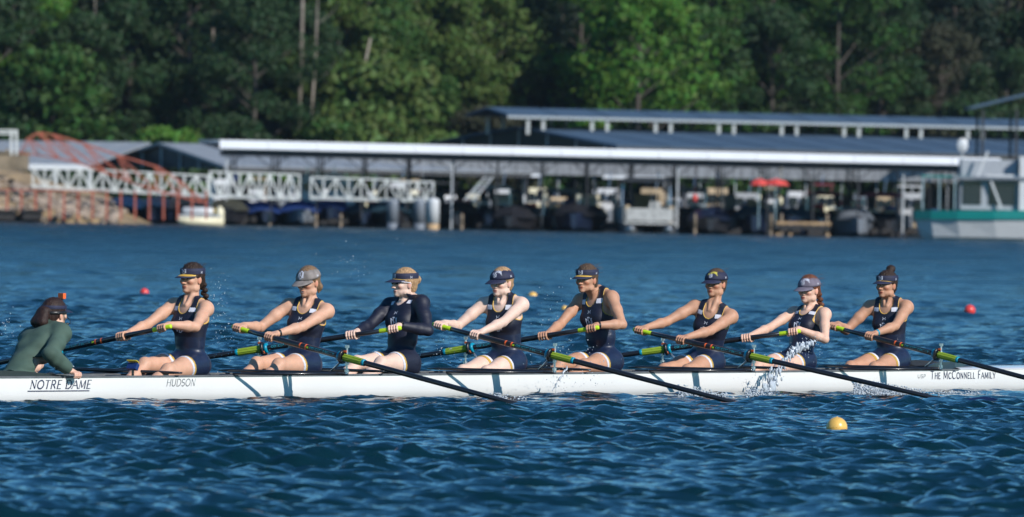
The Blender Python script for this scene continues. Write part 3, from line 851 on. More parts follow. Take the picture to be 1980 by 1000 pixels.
LEAF = {'deep': leafmat('deep_green_leaves', (.022, .050, .016)), 'mid': leafmat('mid_green_leaves', (.036, .085, .016)),
        'lime': leafmat('lime_green_leaves', (.068, .155, .018)), 'olive': leafmat('olive_leaves', (.075, .120, .026)), 'pine': leafmat('dark_pine_needles', (.014, .032, .018)),
        'brown': leafmat('brownish_twigs_and_leaves', (.045, .048, .026))}
BARK = mat('grey_brown_bark', (.06, .05, .042), .9, var=.3, scale=3)
BARKP = mat('pale_bark', (.20, .17, .14), .9, var=.75, scale=.7)
GRASSY = mat('forest_floor', (.022, .034, .012), .95, var=.5, scale=.6)
DIRT = mat('tan_earth_and_grass', (.27, .19, .10), .95, var=.45, scale=1.1)
def crown_np(kind, hgt, rad, base, nleaf, seed, ls):
    """leaf faces in clumps on limbs"""
    r = np.random.default_rng(seed)
    C = []; limbs = []
    ncl = int(70 if kind != 'pine' else 80)
    for i in range(ncl):
        t = r.uniform(0, 1)**.85; z = base+(hgt-base)*t
        if kind == 'pine': R = rad*(1-t)*.95+.3
        elif kind == 'bush': R = rad*math.sqrt(max(.05, 1-(t*.95)**2))
        else: R = rad*(math.sin(math.pi*min(1, .18+.8*t))**.7)
        a = r.uniform(0, 2*math.pi); rr = R*math.sqrt(r.uniform(.25, 1))
        c = (rr*math.cos(a), rr*math.sin(a), z); C.append((c, r.uniform(.55, 1.2)*rad*.31))
        if i % 3 == 0: limbs.append(c)
    V = []; per = nleaf//ncl
    for c, cr in C:
        p = r.normal(size=(per, 3)); p /= np.linalg.norm(p, axis=1)[:, None]; p *= (cr*r.uniform(.35, 1, size=(per, 1))**.5); p[:, 2] *= .62
        p += np.array(c)
        a = r.normal(size=(per, 3)); a /= np.linalg.norm(a, axis=1)[:, None]
        nrm = (p-np.array(c)); nrm /= np.linalg.norm(nrm, axis=1)[:, None]+1e-6; nrm = nrm+r.normal(size=(per, 3))*.55
        a = np.cross(nrm, a); a /= np.linalg.norm(a, axis=1)[:, None]+1e-6; b = np.cross(nrm, a); b /= np.linalg.norm(b, axis=1)[:, None]+1e-6
        s = ls*r.uniform(.6, 1.3, size=(per, 1))
        V.append(np.stack([p-a*s, p-b*s*.6, p+a*s, p+b*s*.6], axis=1).reshape(-1, 3))
    V = np.concatenate(V); F = np.arange(len(V)).reshape(-1, 4)
    return V, F, limbs
CROWNS = {}
SPEC = {'broad': [(13, 4.6, 1.5), (11, 4.2, .8), (15, 5.0, 2.5)], 'pine': [(16, 3.6, 3.5), (18, 3.2, 5)], 'bush': [(3.6, 2.6, .1), (5.0, 2.9, .2)], 'tall': [(17, 4.2, 5.5), (16, 4.6, 4.0)]}
for kd, lst in SPEC.items():
    for vi, (h_, r_, b_) in enumerate(lst):
        V_, F_, limbs = crown_np(kd, h_, r_, b_, 9500 if kd != 'bush' else 4200, 100+vi+len(kd)*7, .17 if kd != 'pine' else .15)
        tb = MB(); rb = .26 if kd != 'bush' else .07
        pts = [(0, 0, -1.0), (.1, 0, h_*.25), (-.08, .1, h_*.5), (.05, 0, h_*.8)]
        tb.tube(pts, [rb*1.2, rb*.9, rb*.6, rb*.15], n=7)
        for c in limbs:
            z0 = max(.3, c[2]-1.5*math.hypot(c[0], c[1])*.5); tb.tube([(0, 0, z0), (c[0]*.5, c[1]*.5, z0*.45+c[2]*.55), c], [rb*.3, rb*.2, rb*.06], n=5, caps=False)
        CROWNS[(kd, vi)] = (V_, F_, tb)
_tm = {}
def tree_mesh(kd, vi, leaf, bark):
    k = (kd, vi, leaf, bark)
    if k not in _tm:
        V_, F_, tb = CROWNS[(kd, vi)]
        _tm[k] = (mesh_np('crown', V_, F_, [LEAF[leaf]], smooth=False), tb.mesh('trunk', BARKP if bark else BARK, smooth=True))
    return _tm[k]
def shore_shift(x): return min(17, max(0, (x+12.5)*1.9))+min(40, max(0, x*.45))
def ground_z(x, y):
    y = y-shore_shift(x)
    b = max(0, y-446)
    z = -.6 + b*.16 + max(0, y-470)*.12 + .5*math.sin(x*.21+y*.13)+.4*math.sin(x*.47-y*.3)
    if y < 446: z = -.6-(446-y)*.1
    return z
# terrain
mb = MB(); xs_ = [-420+10*i for i in range(85)]; ys_ = [425, 440, 446, 450, 455, 460, 468, 478, 490, 505, 525, 550, 580, 610, 680, 800]
vs = [(x, y, ground_z(x, y) if y < 610 else ground_z(x, 610)+(y-610)*.2) for y in ys_ for x in xs_]; nx_ = len(xs_)
mb.add(vs, [[j*nx_+i, j*nx_+i+1, (j+1)*nx_+i+1, (j+1)*nx_+i] for j in range(len(ys_)-1) for i in range(nx_-1)])
tag(mb.build('wooded_hillside', GRASSY, smooth=True), kind='structure')
TLAB = {'deep': 'dark green broadleaf tree', 'mid': 'mid green broadleaf tree', 'lime': 'bright lime green broadleaf tree', 'olive': 'yellowish green broadleaf tree', 'pine': 'dark conifer', 'brown': 'brownish thin leaved tree'}
def place_words(px):
    for lim, w in ((150, 'over the rust red gangway'), (330, 'behind the grey gable'), (520, 'behind the white roof\'s left end'), (700, 'by the pale trunks'), (860, 'left of the blue shed'), (1060, 'over the blue shed gable'),
                   (1300, 'over the raised roof\'s left half'), (1560, 'over the raised roof\'s middle'), (1800, 'over the raised roof\'s right half'), (9999, 'behind the pavilion roof')):
        if px < lim: return w
_seen = {}
def tree(px, D, kd, vi, leaf, sc=1.0, bark=0, dz=0, zs=None):
    D0_ = D; D = D+shore_shift(W(px, 300, D).x); p = W(px, 300, D); x, y = p.x, D
    cm, tm = tree_mesh(kd, vi, leaf, bark)
    nm = {'pine': 'pine_tree', 'bush': 'bush'}.get(kd, 'tree'); word = TLAB[leaf] if kd != 'bush' else TLAB[leaf].replace('broadleaf tree', 'bush').replace('thin leaved tree', 'bush')
    row = 'front' if D0_ < 462 else ('second' if D0_ < 475 else ('rear' if D0_ < 492 else 'farthest'))
    lb = '%s, %s row, %s' % (word, row, place_words(px)); _seen[lb] = _seen.get(lb, 0)+1
    root = empty(nm, (x, y, ground_z(x, y)+dz), label=lb, cat='bush' if kd == 'bush' else 'tree', group=lb)
    root.rotation_euler.z = random.uniform(0, 6.28); s = sc*random.uniform(.92, 1.08); root.scale = (s, s, s*(zs or 1))
    link('crown', cm, root); link('trunk', tm, root)
R_ = random.Random(21)
def tone(px, D):  # leaf tints also carry light: darkest at the left, where less falls
    if px < 470: return R_.choice(['pine', 'pine', 'deep', 'deep', 'pine', 'deep'])
    if px < 640: return R_.choice(['pine', 'deep', 'mid', 'deep'])
    if px < 960: return R_.choice(['olive', 'mid', 'olive', 'mid', 'deep', 'brown'])
    if px < 1300: return R_.choice(['mid', 'deep', 'mid', 'pine'])
    if px < 1560: return R_.choice(['mid', 'deep', 'mid', 'deep'])
    return R_.choice(['deep', 'deep', 'mid', 'pine', 'brown'])
for D0, step, hs in ((452, 62, .62), (460, 105, .8), (470, 120, .95), (484, 130, 1.05), (500, 150, 1.2), (520, 180, 1.35), (545, 220, 1.5)):
    px = -260+R_.uniform(0, 60)
    while px < 2240:
        t = tone(px, D0); D = D0+R_.uniform(-3.5, 3.5)
        if D0 < 456: tree(px, D, 'bush', R_.randrange(2), t if t != 'pine' else 'deep', R_.uniform(.65, 1.15))
        elif t == 'pine' : tree(px, D, 'pine', R_.randrange(2), 'pine', hs*R_.uniform(.8, 1.1))
        else: tree(px, D, R_.choice(['broad', 'broad', 'tall']) , R_.randrange(2), t, hs*R_.uniform(.8, 1.1))
        px += step*R_.uniform(.75, 1.25)
# the trees that stand out
for px, D, kd, vi, leaf, sc, dz in ((1235, 451, 'broad', 0, 'lime', .92, 0), (1190, 456, 'tall', 0, 'lime', .85, 0), (330, 450, 'bush', 1, 'lime', .85, 0), (95, 456, 'bush', 1, 'mid', 1.3, 1.5), (20, 462, 'broad', 1, 'lime', .8, 3.5),
        (530, 451, 'bush', 0, 'lime', .9, 0), (745, 452, 'bush', 1, 'olive', 1.5, 0), (830, 462, 'broad', 1, 'olive', .8, 0), (690, 455, 'broad', 1, 'mid', .55, 0), (1345, 458, 'broad', 0, 'mid', .85, 0), (1470, 452, 'broad', 1, 'mid', .55, 0), (1400, 452, 'bush', 1, 'mid', 1.2, 0), (760, 450, 'bush', 0, 'olive', 1.2, 0), (700, 451, 'bush', 0, 'olive', 1.5, 0), (870, 462, 'bush', 1, 'olive', 1.5, 0), (910, 458, 'broad', 0, 'olive', .8, 0), (650, 460, 'broad', 1, 'olive', .8, 0), (760, 462, 'broad', 0, 'olive', .95, 0)):
    tree(px, D, kd, vi, leaf, sc, dz=dz)
# bare pale trunks
def bare_trunk(px, D, h, lab, r=.16, lean=.0):
    D += 4+shore_shift(W(px, 300, D).x); p = W(px, 300, D); z0 = ground_z(p.x, D)
    root = empty('bare_tree', (p.x, D, z0), label=lab, cat='tree')
    MB().tube([(0, 0, -.5), (.1+lean*.3, 0, h*.3), (.12+lean*.6, 0, h*.6), (lean, 0, h)], [r, r*.9, r*.75, r*.4], n=8).build('trunk', BARKP, root, smooth=True)
    for i in range(3):
        z = h*(.5+.15*i); s = (-1)**i
        MB().tube([(.1+lean*z/h, 0, z), (.1+lean*z/h+s*.7, .2, z+.5), (.1+lean*z/h+s*1.1, .3, z+1.1)], [r*.25, r*.16, r*.06], n=5).build('branch', BARKP, root)
bare_trunk(575, 456, 20, 'tall pale bare trunk standing among dark trees behind the white dock roof', .11)
bare_trunk(590, 454, 10, 'short dark grey trunk just right of the tallest pale trunk', .09, .5)
bare_trunk(395, 459, 17, 'thin pinkish bare trunk left of the tallest pale trunk', .07, .5)
bare_trunk(412, 459, 19, 'thin pale trunk reaching the top edge, left of the tallest pale trunk', .08, -.6)
bare_trunk(640, 452, 8, 'leaning pale dead trunk right of the tallest pale trunk', .11, 1.9)
bare_trunk(178, 456, 10, 'thin grey trunk above the rust red gangway', .06)

# ---- marina
ROOFB = mat('blue_metal_roof', (.042, .080, .128), .75, var=.06, scale=1.0)
ROOFG = mat('grey_metal_roof', (.26, .28, .30), .5, var=.06, scale=1.0)
ROOFW = mat('white_metal_roof', (.64, .655, .68), .5, var=.04, scale=.8)
GREYS = mat('grey_siding', (.185, .192, .205), .6, var=.45, scale=3, stretch=(3, 1, .3))
DARKW = mat('dark_weathered_wood', (.022, .02, .02), .8, var=.3, scale=3)
BLK = mat('dark_steel', (.02, .022, .026), .6, var=.2)
GALV = mat('galvanised_steel', (.42, .44, .46), .5, var=.2, scale=2)
RUST = mat('rust_red_paint', (.33, .085, .05), .7, var=.25, scale=2)
PALEP = mat('pale_post_paint', (.62, .64, .62), .6, var=.1)
WOODT = mat('tan_dock_boards', (.36, .24, .13), .8, var=.25, scale=2)
CONC = mat('tan_concrete', (.20, .16, .11), .9, var=.4, scale=1.2)
def U(px, D): return W(px, 375, D).x
def Zp(px, py, D): return W(px, py, D).z
AX = math.radians(24); ax = Vector((math.cos(AX), math.sin(AX), 0)); ay = Vector((-math.sin(AX), math.cos(AX), 0))
def standing_roof(root, a, b, c, d, n, mt, th=.10, nm='roof_panel'):
    """a roof slope a-b (eave) d-c (ridge) as n separate sheets with raised seams"""
    a, b, c, d = map(Vector, (a, b, c, d)); nr = (b-a).cross(d-a).normalized()
    if nr.z < 0: nr = -nr
    for i in range(n):
        t0, t1 = i/n, (i+1)/n-.0008
        e0, e1, r0, r1 = a.lerp(b, t0), a.lerp(b, t1), d.lerp(c, t0), d.lerp(c, t1)
        m = MB().add([e0, e1, r1, r0, e0-nr*th, e1-nr*th, r1-nr*th, r0-nr*th], [[0, 1, 2, 3], [7, 6, 5, 4], [0, 4, 5, 1], [1, 5, 6, 2], [2, 6, 7, 3], [3, 7, 4, 0]])
        m.bar(e0+nr*.012, r0+nr*.012, .03, .024, up=nr)
        m.build(nm, mt, root)
def gable_shed(nm, lab, P, ln, width, eave, ridge, mt, npan, posts=True, gablemat=None, clere=None):
    """open boat shed: P near-left eave corner, ridge along ax"""
    root = empty(nm, P, label=lab, cat='boat shed')
    P = Vector((0, 0, 0)); o = Vector((P.x, P.y, 0)); Z = Vector((0, 0, 1))
    hw = width/2
    A, B = o+Z*eave, o+ax*ln+Z*eave; R0, R1 = o+ay*hw+Z*ridge, o+ax*ln+ay*hw+Z*ridge; C, D_ = o+ay*width+Z*eave, o+ax*ln+ay*width+Z*eave
    standing_roof(root, A, B, R1, R0, npan, mt); standing_roof(root, D_, C, R0, R1, npan, mt)
    for q in range(2):
        gm = MB()
        e = ax*.3 if q == 0 else ax*(ln-.3)
        gm.add([A+e-Z*.12, R0+e-Z*.14, C+e-Z*.12, A+e+ax*.08-Z*.12, R0+e+ax*.08-Z*.14, C+e+ax*.08-Z*.12], [[0, 1, 2], [5, 4, 3], [0, 2, 5, 3], [0, 3, 4, 1], [1, 4, 5, 2]])
        gm.build('gable', gablemat or BLK, root)
    MB().bar(A-Z*.16, B-Z*.16, .1, .2).build('eave_beam', BLK, root)
    n = int(ln/4)
    for i in range(n+1):
        for w in (0.2, width*.5, width-.2):
            MB().bar(o+ax*(.3+i*(ln-.6)/n)+ay*w-Z*.5, o+ax*(.3+i*(ln-.6)/n)+ay*w+Z*(eave-.2), .14).build('post', BLK, root)
    for i in range(7):        # gable framing
        t = (i+.5)/7; p = A.lerp(C, t); h = (1-abs(2*t-1))*(ridge-eave)
        MB().bar(p-Z*.2+ax*.2, p+Z*max(.1, h-.15)+ax*.2, .07).build('gable_stud', GALV, root)
    return root
# blue shed with raised roof
Dn = 437.0
P0 = Vector((U(1190, Dn), Dn, 0)); P0.z = 0
wid = 24.0; ev = Zp(1190, 281, Dn); rd = Zp(1010, 241, Dn+12)
bs = gable_shed('boat_shed', 'long blue roofed boat shed with a raised second roof, behind the white dock roof', P0, 62, wid, ev, rd-.08, ROOFB, 22)
bs.location = P0
Z = Vector((0, 0, 1)); cw = 5.2; mid = ay*(wid/2)
ztop = Zp(1000, 209, Dn+13); zbot = Zp(1000, 223, Dn+13)
e0 = mid-ay*cw/2-ax*1.6
A = e0+Z*zbot; Bq = e0+ax*66+Z*zbot; R0 = mid-ax*1.6+Z*ztop; R1 = mid+ax*64.4+Z*ztop; C = mid+ay*cw/2-ax*1.6+Z*zbot; Dq = C+ax*66
standing_roof(bs, A, Bq, R1, R0, 24, ROOFB, nm='raised_roof_panel'); standing_roof(bs, Dq, C, R0, R1, 24, ROOFB, nm='raised_roof_panel')
MB().bar(A-Z*.13-ay*.02, Bq-Z*.13-ay*.02, .06, .13).build('raised_roof_fascia', mat('weathered_fascia', (.26, .29, .31), .7), bs)
for i in range(20):
    for dx in (0, .82):
        for w in (-cw/2+.15, cw/2-.15):
            p = mid+ay*w+ax*(-.4+i*3.45+dx)
            if (-.4+i*3.45+dx) < 63: MB().bar(p+Z*(rd-.5), p+Z*(zbot-.05),   .17, .12).build('raised_roof_post', mat('grey_white_post', (.42, .44, .43), .6), bs)
# left grey sheds
Dl = 432.0
lg = empty('boat_shed', (0, 0, 0), label='low pale grey roofed shed at the left behind the gangways', cat='boat shed')
xa, xb, xc = U(-160, Dl), U(172, Dl), U(290, Dl+8)
standing_roof(lg, (xa, Dl, Zp(60, 319, Dl)), (xb, Dl, Zp(170, 319, Dl)), (xc, Dl+8, Zp(285, 275, Dl+8)), (xa, Dl+8, Zp(0, 273, Dl+8)), 9, ROOFG)
MB().bar((xa, Dl, Zp(60, 324, Dl)), (xb, Dl, Zp(170, 324, Dl)), .1, .25).build('eave_beam', ROOFW, lg)
for i in range(6):
    x = xa+(xb-xa)*i/5; MB().bar((x, Dl+.3, -.5), (x, Dl+.3, Zp(60, 325, Dl)), .15).build('post', GALV, lg)
P1 = Vector((U(432, 428), 428, 0))
gs = gable_shed('boat_shed', 'boat shed with dark gable end and blue grey roof, left of the white dock roof', P1, 16, 17, Zp(430, 321, 428), Zp(325, 276, 434), ROOFG, 7)
# main white dock roof
DF = 405.0
dock = empty('covered_dock', (0, 0, 0), label='long covered boat dock with a white front roof edge, across the whole middle', cat='covered dock')
xl, xr = U(424, DF), U(1935, DF)
zl0, zl1 = Zp(430, 290, DF), Zp(1000, 303, DF)
ze = .07+(Zp(430, 291, DF)+Zp(1000, 302, DF)+Zp(1500, 307, DF))/3
zt_ = (Zp(430, 275, DF+7)+Zp(1000, 283, DF+7)+Zp(1500, 287, DF+7))/3
standing_roof(dock, (xl, DF-.25, ze-.01), (xr, DF-.25, ze-.13), (xr, DF, zt_-.18), (xl, DF, zt_-.02), 16, ROOFW, nm='roof_edge_panel')
standing_roof(dock, (xl, DF+.01, zt_-.10), (xr, DF+.01, zt_-.26), (xr, DF+7, zt_-.16), (xl-1.2, DF+7, zt_), 16, ROOFW)
standing_roof(dock, (xl, DF+14, ze), (xr, DF+14, ze-.1), (xr, DF+7.02, zt_-.18), (xl-1.2, DF+7.02, zt_-.02), 16, ROOFW)
MB().bar((xl, DF+.15, ze-.22), (xr, DF+.15, ze-.34), .12, .24).build('eave_beam', BLK, dock)
npst = 17
for i in range(npst+1):
    x = xl+.3+(xr-xl-.6)*i/npst
    for y in (DF+.3, DF+7, DF+13.5):
        MB().bar((x, y, -.6), (x, y, ze-.2), .075).build('post', BLK if i % 5 or y > DF+1 else GALV, dock)
    if i < npst:
        x2 = xl+.3+(xr-xl-.6)*(i+1)/npst
        MB().bar((x, DF+.3, ze-.85), (x+.8, DF+.3, ze-.25), .05).build('knee_brace', BLK, dock)
        MB().bar((x2, DF+.3, ze-.85), (x2-.8, DF+.3, ze-.25), .05).build('knee_brace', BLK, dock)
MB().box(((xl+xr)/2, DF+10.5, .28), (xr-xl, 2.2, .3)).build('walkway', DARKW, dock)
for i in range(9):
    x = xl+1.2+(xr-xl-2.4)*i/8
    MB().box((x, DF+5.6, .26), (.9, 8.6, .26)).build('finger_pier', DARKW, dock)
for i in range(10):
    x = xl+.8+(xr-xl-1.6)*i/9
    MB().box((x, DF+1.15, .12), (.7, 1.1, .30)).build('float', DARKW, dock)
# second covered dock behind: grey hanging panels and white lower edge
D2 = 428.0
dk2 = empty('covered_dock', (0, 0, 0), label='second covered dock seen through the front one, grey panels with a white lower edge', cat='covered dock')
for i in range(24):
    D2 = 434.5
    x0 = U(445+i*60, D2); wdt = 60/FPX*D2-.02
    MB().box((x0+wdt/2, D2, (Zp(900, 308, D2)+Zp(900, 334, D2))/2), (wdt, .08, Zp(900, 306, D2)-Zp(900, 334, D2))).build('hanging_panel', GREYS, dk2)
    if i % 4 < 2 and i < 14: MB().box((x0+wdt/2, D2-.05, Zp(900, 337, D2)), (wdt, .10, .14)).build('panel_edge', ROOFW, dk2)
D2 = 435.0; x0, x1 = U(430, D2), U(1900, D2)
MB().box(((x0+x1)/2, D2+3, Zp(900, 306, D2)+.1), (x1-x0, 7, .15)).build('roof', ROOFG, dk2)
MB().box(((x0+x1)/2, D2+2, .3), (x1-x0, 2, .3)).build('walkway', DARKW, dk2)
for i in range(44):
    x = x0+(x1-x0)*i/43; MB().bar((x, D2-.2, -.5), (x, D2-.2, Zp(900, 308, D2)), .05).build('post', GALV if i % 2 else BLK, dk2)
MB().box(((x0+x1)/2, D2+5, 1.0), (x1-x0, .1, 1.7)).build('back_wall', DARKW, dk2)
# small blue roof at the right edge
sr = empty('pavilion', (0, 0, 0), label='small open blue roofed pavilion at the right edge, above the houseboat', cat='pavilion')
D3 = 432.0; p = lambda px, py, D: W(px, py, D)
xA, xB = U(1870, D3), U(2130, D3); zA = Zp(1870, 208, D3); zB = zA+(p(1980, 180, D3).z-p(1870, 208, D3).z)*1.15
standing_roof(sr, (xA, D3-2, zA), (xA, D3+4, zA), ((xA+xB)/2, D3+4, zB), ((xA+xB)/2, D3-2, zB), 4, ROOFB)
standing_roof(sr, (xB, D3+4, zA), (xB, D3-2, zA), ((xA+xB)/2, D3-2, zB), ((xA+xB)/2, D3+4, zB), 4, ROOFB)
for x in (xA+.6, xA+2.2, xB-.6):
    for y in (D3-1.6, D3+3.6): MB().bar((x, y, 0), (x, y, zA-.05), .12).build('post', BLK, sr)
MB().box(((xA+xB)/2, D3+1, .3), (xB-xA+1, 8, .3)).build('deck', DARKW, sr)

# gangway trusses
def truss(nm, lab, a, b, h, width, bays, mt, r=.06, cat='gangway', rail=False, floor=True):
    root = empty(nm, (0, 0, 0), label=lab, cat=cat); a, b = Vector(a), Vector(b); Zv = Vector((0, 0, 1)); wv = Vector((0, width, 0))
    w0 = wv*0
    for w in (w0, wv):
        MB().bar(a+w, b+w, r*1.4, r*1.6).build('bottom_chord', mt, root); MB().bar(a+w+Zv*h, b+w+Zv*h, r*1.4, r*1.8).build('top_chord', mt, root)
        for i in range(bays+1):
            p = a.lerp(b, i/bays)+w; MB().bar(p, p+Zv*h, r).build('upright', mt, root)
            if i < bays:
                q = a.lerp(b, (i+1)/bays)+w
                if i % 2: MB().bar(p, q+Zv*h, r).build('brace', mt, root)
                else: MB().bar(p+Zv*h, q, r).build('brace', mt, root)
    if floor: MB().bar(a+wv/2+Zv*.08, b+wv/2+Zv*.08, width*.9, .05).build('floor', mt, root)
    return root
DT = 400.0
def tp(px, py, D=DT): return W(px, py, D)
a, b = tp(62, 362), tp(400, 380); truss('gangway', 'long white truss gangway from the bank, behind the rust red one', a, b, (362-322)/43.9, 1.3, 15, PALEP, .034)
a, b = tp(404, 380), tp(578, 386); truss('gangway', 'white truss gangway section in the middle, left of the covered slips', a, b, (386-338)/43.9, 1.3, 9, PALEP, .034)
a, b = tp(600, 384, 403), tp(770, 389, 403); truss('gangway', 'short white truss section in front of the white boat cabins', a, b, (389-348)/43.6, 1.2, 7, PALEP, .034)
a, b = tp(776, 388, 402), tp(838, 388, 402); truss('gangway', 'shortest white truss section, above the white piling', a, b, (388-352)/43.7, 1.2, 4, PALEP, .036)
# rust red arched gangway
rg_ = empty('gangway', (0, 0, 0), label='rust red arched truss gangway sloping down from the bank to the water', cat='gangway')
DR = 396.0
top = [(38, 297), (52, 268), (72, 256), (100, 260), (160, 278), (225, 300), (300, 322), (345, 350), (392, 392)]
bot = [(38, 297), (70, 300), (110, 306), (150, 315), (200, 333), (250, 352), (300, 368), (345, 380), (392, 392)]
for w in (0, .9):
    T_ = [W(x+w*4, y, DR)+Vector((0, w, 0)) for x, y in top]; B_ = [W(x+w*4, y, DR)+Vector((0, w, 0)) for x, y in bot]
    for i in range(len(T_)-1):
        MB().bar(T_[i], T_[i+1], .04, .045).build('top_chord', RUST, rg_); MB().bar(B_[i], B_[i+1], .04, .045).build('bottom_chord', RUST, rg_)
        if i: 
            MB().bar(T_[i], B_[i], .045).build('upright', RUST, rg_)
            if i < len(T_)-2: MB().bar(T_[i], B_[i+1], .035).build('brace', RUST, rg_)
# rust red posts and rail along the bank
for i in range(15):
    px = 14+i*27.5; q0, q1 = W(px, 412, 393), W(px, 368, 393)
    tag(MB().bar((q0.x, 393, q0.z-.3), (q1.x, 393, q1.z), .085).build('rust_red_post', RUST), 'slim rust red post standing on the bank', 'post', 'row of rust red posts along the bank')
q0, q1 = W(-30, 366, 393), W(200, 370, 393)
tag(MB().bar(q0, q1, .05).build('handrail', RUST), 'rust red rail running along the tops of the posts on the bank', 'handrail')
# bank
def bank_z(x, y):
    t = (x-U(330, 400))/(U(-200, 400)-U(330, 400)); t = min(1, max(0, t)); s = min(1, max(0, (y-394)/12))
    return -.4+(3.1*t**.8)*(s**.6)*1.0+.15*math.sin(x*2.1+y)*t+.1*math.sin(x*5.3-y*2)*t + (.45*min(1, t*4) if y > 394 else 0)
mb = MB(); bx = [U(-500, 400)+(U(335, 400)-U(-500, 400))*i/60 for i in range(61)]; by = [392, 393, 394, 394.6, 395.5, 397, 399, 401, 403, 405, 408, 412]
mb.add([(x, y, bank_z(x, y)) for y in by for x in bx], [[j*61+i, j*61+i+1, (j+1)*61+i+1, (j+1)*61+i] for j in range(len(by)-1) for i in range(60)])
tag(mb.build('earth_bank', DIRT, smooth=True), kind='structure')
rk = MB(); Rr = random.Random(4)
for i in range(420):
    x = U(Rr.uniform(-60, 230), 397); y = Rr.uniform(394, 403); s = Rr.uniform(.05, .22)
    rk.ell((x, y, bank_z(x, y)+s*.3), (s*Rr.uniform(.8, 1.6), s, s*.7), nu=6, nv=4)
tag(rk.build('bank_rocks', mat('pale_brown_rock', (.28, .22, .17), .9, var=.4, scale=2)), 'pale brown stones and brush strewn over the bank under the gangways', 'rocks', kind='stuff')
for k, (px0, px1, py0, py1, D, mt, lab, nm) in enumerate(((-60, 52, 296, 328, 401, CONC, 'tan concrete abutment at the left edge where the gangways start', 'abutment'), (-20, 28, 410, 425, 392.5, DARKW, 'dark float lying at the left edge of the bank', 'float'), (45, 78, 409, 424, 392.5, DARKW, 'dark float on the shore beside the rust red posts', 'float'))):
    a, b = W(px0, py1, D), W(px1, py0, D)
    m_ = MB().box(((a.x+b.x)/2, D+1, (a.z+b.z)/2), (b.x-a.x, 2, b.z-a.z)); m_.box(((a.x+b.x)/2, D+1, b.z+.03), (b.x-a.x+.15, 2.2, .08)); m_.box(((a.x+b.x)/2-.4, D+.0, b.z+.1), (.12, .12, .14)); m_.box(((a.x+b.x)/2+.4, D+.0, b.z+.1), (.12, .12, .14))
    tag(m_.build(nm, mt), lab, nm)
# white portal frame at the far left
pf = empty('portal', (0, 0, 0), label='white square frame above the left end of the gangways', cat='portal frame')
for px in (22, 32): MB().bar(W(px, 300, 399), W(px, 251, 399), .09).build('upright', PALEP, pf)
for py in (252, 258): MB().bar(W(-40, py, 399), W(33, py+.5, 399), .07).build('crossbar', PALEP, pf)

# ---- boats under the roofs
BW = mat('boat_white', (.52, .53, .54), .35, var=.06); BC = mat('boat_cream', (.66, .60, .42), .4, var=.06)
BG = mat('boat_grey', (.16, .18, .21), .4, var=.1); BN = mat('boat_navy', (.010, .017, .040), .35); BB = mat('royal_blue_canvas', (.008, .04, .19), .7, var=.15)
YELPB = mat('ochre_plastic', (.5, .34, .03), .5)
BT = mat('teal_paint', (.0, .17, .155), .4, var=.06); BR = mat('maroon_canvas', (.16, .02, .04), .7, var=.1); BRED = mat('bright_red_canvas', (.55, .05, .04), .7, var=.05)
BLKB = mat('boat_black', (.018, .018, .022), .4); SMOKE = mat('smoked_glass', (.015, .02, .025), .1); TEALC = mat('teal_canvas', (.012, .05, .08), .7); TAN_ = mat('tan_upholstery', (.42, .32, .2), .7)
def hull_mb(L, Bm, H):
    """hull pointing towards -y (the camera) : bow at y=0"""
    secs = []
    for i in range(9):
        t = i/8; b = Bm/2*min(1, (t*1.9+.04))**.6; z0 = -.15+.25*(1-t)**3; sh = H+.15*(1-t)
        y = L*t-.0
        secs.append([(-b, y, sh), (-b*.82, y, z0+.15), (0, y, z0), (b*.82, y, z0+.15), (b, y, sh), (b*.85, y, sh-.04), (0, y, sh-.06), (-b*.85, y, sh-.04)])
    return MB().loft(secs)
def runabout(x, y, rz, hm, cm, lab, L=5.5, Bm=2.1, H=.75, canopy=None, cover=None):
    r = empty('motorboat', (x, y, 0), label=lab, cat='boat', group=None); r.rotation_euler.z = rz
    hull_mb(L, Bm, H).build('hull', hm, r, smooth=False)
    if cover:
        secs = [[(-Bm/2*1.0*s_, L*t, H+.02), (-Bm/3*s_, L*t, H+.10+h), (0, L*t, H+.18+h*1.2), (Bm/3*s_, L*t, H+.10+h), (Bm/2*s_, L*t, H+.02)] for t, s_, h in ((.08, .55, 0), (.3, .98, .08), (.45, 1.03, .34), (.6, 1.03, .30), (.85, 1.02, .18), (1.0, 1.0, .06))]
        MB().loft(secs, closed=False, caps=False).build('boat_cover', cover, r)
    else:
        MB().loft([[(-Bm*.38, L*.38, H), (-Bm*.30, L*.46, H+.45), (Bm*.30, L*.46, H+.45), (Bm*.38, L*.38, H)], [(-Bm*.39, L*.40, H), (-Bm*.31, L*.48, H+.45), (Bm*.31, L*.48, H+.45), (Bm*.39, L*.40, H)]]).build('windscreen', SMOKE, r)
        for s_ in (-1, 1): MB().box((s_*Bm*.22, L*.58, H+.12), (.45, .5, .4)).box((s_*Bm*.22, L*.63, H+.36), (.45, .12, .4)).build('seat', cm, r)
    MB().box((0, L+.12, H*.8), (.38, .4, .55), taper=.8).bar((0, L+.15, H*.6), (0, L+.2, -.2), .14).build('outboard_motor', BLKB, r)
    if canopy:
        for sx in (-1, 1):
            for yy in (.45, .85): MB().bar((sx*Bm*.45, L*yy, H), (sx*Bm*.42, L*(yy*.9+.05), H+1.25), .04).build('canopy_pole', SILVER, r)
        MB().loft([[(-Bm*.5, L*t, H+1.2), (-Bm*.3, L*t, H+1.36), (Bm*.3, L*t, H+1.36), (Bm*.5, L*t, H+1.2), (Bm*.48, L*t, H+1.15), (-Bm*.48, L*t, H+1.15)] for t in (.38, .6, .88)]).build('canopy', canopy, r)
    return r
